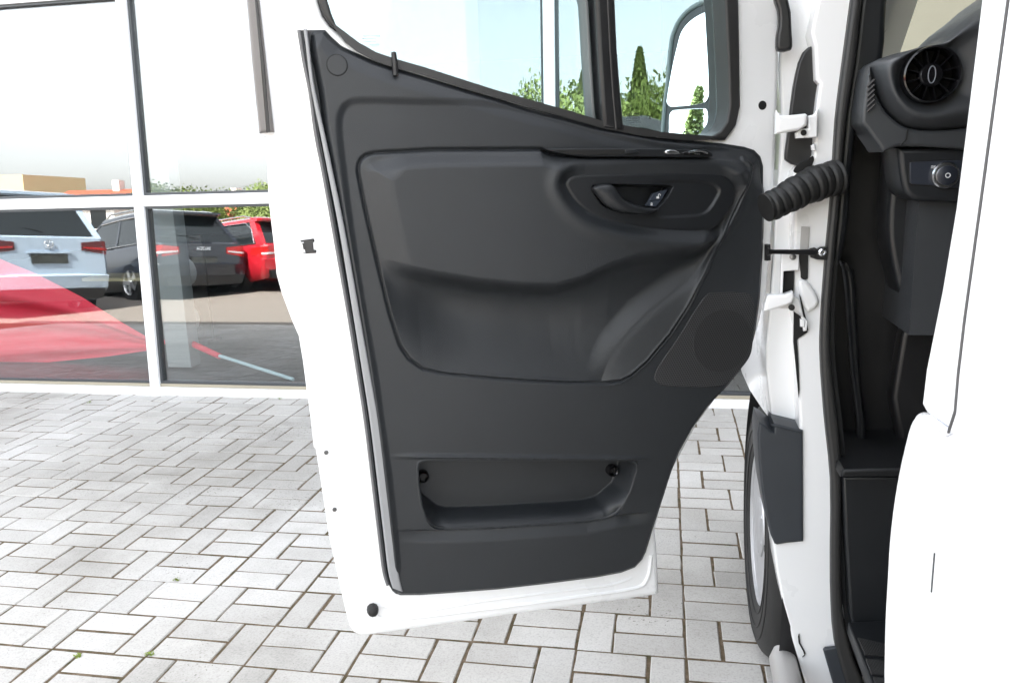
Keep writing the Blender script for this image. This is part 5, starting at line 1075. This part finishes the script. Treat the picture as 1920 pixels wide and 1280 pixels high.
def leaf_mat(nm, a, b):
    mt, t, bs = new_mat(nm); geo = N(t, 'ShaderNodeNewGeometry'); n = noise(t, 1.6, 3, .6, geo.outputs['Position'])
    r = ramp(t, n.outputs[0], [(.35, a), (.65, b)]); t.links.new(r.outputs[0], bs.inputs['Base Color']); bs.inputs['Roughness'].default_value = .6; bs.inputs['Transmission Weight'].default_value = 0
    return mt
M_leaf = leaf_mat('leaf_green', (.10, .15, .03), (.24, .30, .08)); M_leaf2 = leaf_mat('leaf_thuja', (.08, .12, .035), (.18, .23, .06))
M_bark = simple('bark', (.10, .075, .05), .9)
def crown_mesh(kind, seed):
    r = random.Random(seed); v, f = [], []
    lobes = [(r.uniform(-.45, .45), r.uniform(-.45, .45), r.uniform(.35, .85), r.uniform(.28, .5)) for _ in range(11)]
    for k in range(8500):
        if kind == 'thuja':
            h = r.random()**1.15; rad = .16*(1-h)**.75*(1+.18*math.sin(9*h+seed))+.012; a = r.uniform(0, 6.283); q = rad*math.sqrt(r.uniform(.25, 1)); c = Vector((q*math.cos(a), q*math.sin(a), .04+h*.96)); s = r.uniform(.008, .018)
        else:
            L_b = r.choice(lobes); d = Vector((r.gauss(0, 1), r.gauss(0, 1), r.gauss(0, 1))).normalized()*L_b[3]*r.uniform(.55, 1)**.5*(.6+.4*r.random()); c = Vector(L_b[:3])*1.0+Vector((d.x, d.y, d.z*.8)); s = r.uniform(.013, .030); c.z = max(c.z, .06)
        a = Vector((r.gauss(0, 1), r.gauss(0, 1), r.gauss(0, 1))).normalized(); b = a.orthogonal().normalized()
        i = len(v); v += [c+a*s, c+b*s*.6, c-a*s, c-b*s*.6]; f.append((i, i+1, i+2, i+3))
    me = bpy.data.meshes.new('crown'); me.from_pydata([tuple(p) for p in v], [], f); return me
crowns = {k: [crown_mesh(k, s) for s in (1, 2, 3)] for k in ('thuja', 'broad')}
for k in crowns:
    for me in crowns[k]: me.materials.append(M_leaf2 if k == 'thuja' else M_leaf)
trunk = MB().tube([(0, 0, -.1), (.01, 0, .2), (0, .01, .55)], [.045, .032, .012], 8).mesh('trunk'); trunk.materials.append(M_bark)
def tree(kind, x, y, h, wid, label, group, i):
    r = bpy.data.objects.new('conifer_tree' if kind == 'thuja' else 'bush', None); COL.objects.link(r); r.location = (x, y, lotz(y)); r.scale = (wid, wid, h); r.rotation_euler = (0, 0, i*1.3)
    tag(r, label, 'tree' if kind == 'thuja' else 'bush', group); TOPS.append(r)
    for nm, me in (('trunk', trunk), ('crown', crowns[kind][i % 3])):
        o = bpy.data.objects.new(nm, me); COL.objects.link(o); o.parent = r
rt = random.Random(11)
for i, (x, y, h, lb) in enumerate(((-3.3, -24.5, 7.0, 'slim conifer mirrored in the glass just left of the door window post'), (-1.05, -24, 7.7, 'tall pointed conifer mirrored behind the quarter window beside the wing mirror'),
        (-15.5, -.75, 5.3, 'slim conifer on the left that shows in the wing mirror'))):
    tree('thuja', x, y, h, h*.75, lb, 'conifers beyond the forecourt', i)
for i, (x, y, hh, wd_) in enumerate(((-20.5, -23, 2.9, 2.6), (-18.6, -23, 2.6, 2.4), (-16.6, -24, 2.9, 2.6), (-14.2, -23, 2.6, 2.4), (-12.2, -23, 2.4, 2.6), (-10, -23.5, 2.9, 2.6), (-8.0, -24, 4.2, 3.0), (-6.2, -23, 5.2, 3.2),
        (-4.4, -23, 6.0, 3.0), (-2.6, -22.5, 5.6, 3.4), (-.7, -23, 6.2, 3.4), (1.2, -22.5, 5.8, 3.4), (3.2, -23, 6.0, 3.2), (5.2, -22, 5.4, 3.2))):
    tree('broad', x, y, hh, wd_, *(('low green bush mirrored above the roofs of the parked cars', 'bushes beyond the parked cars') if x < -7 else ('bright leafy bush mirrored behind the door window', 'tall bushes mirrored behind the door window')), i)
# ------------------------------------------------------------------ stand everything on the slope
bpy.context.view_layer.update()
for o in list(COL.objects):
    if o.parent is None and o.type not in ('CAMERA', 'LIGHT'): o.matrix_world = RT @ o.matrix_world
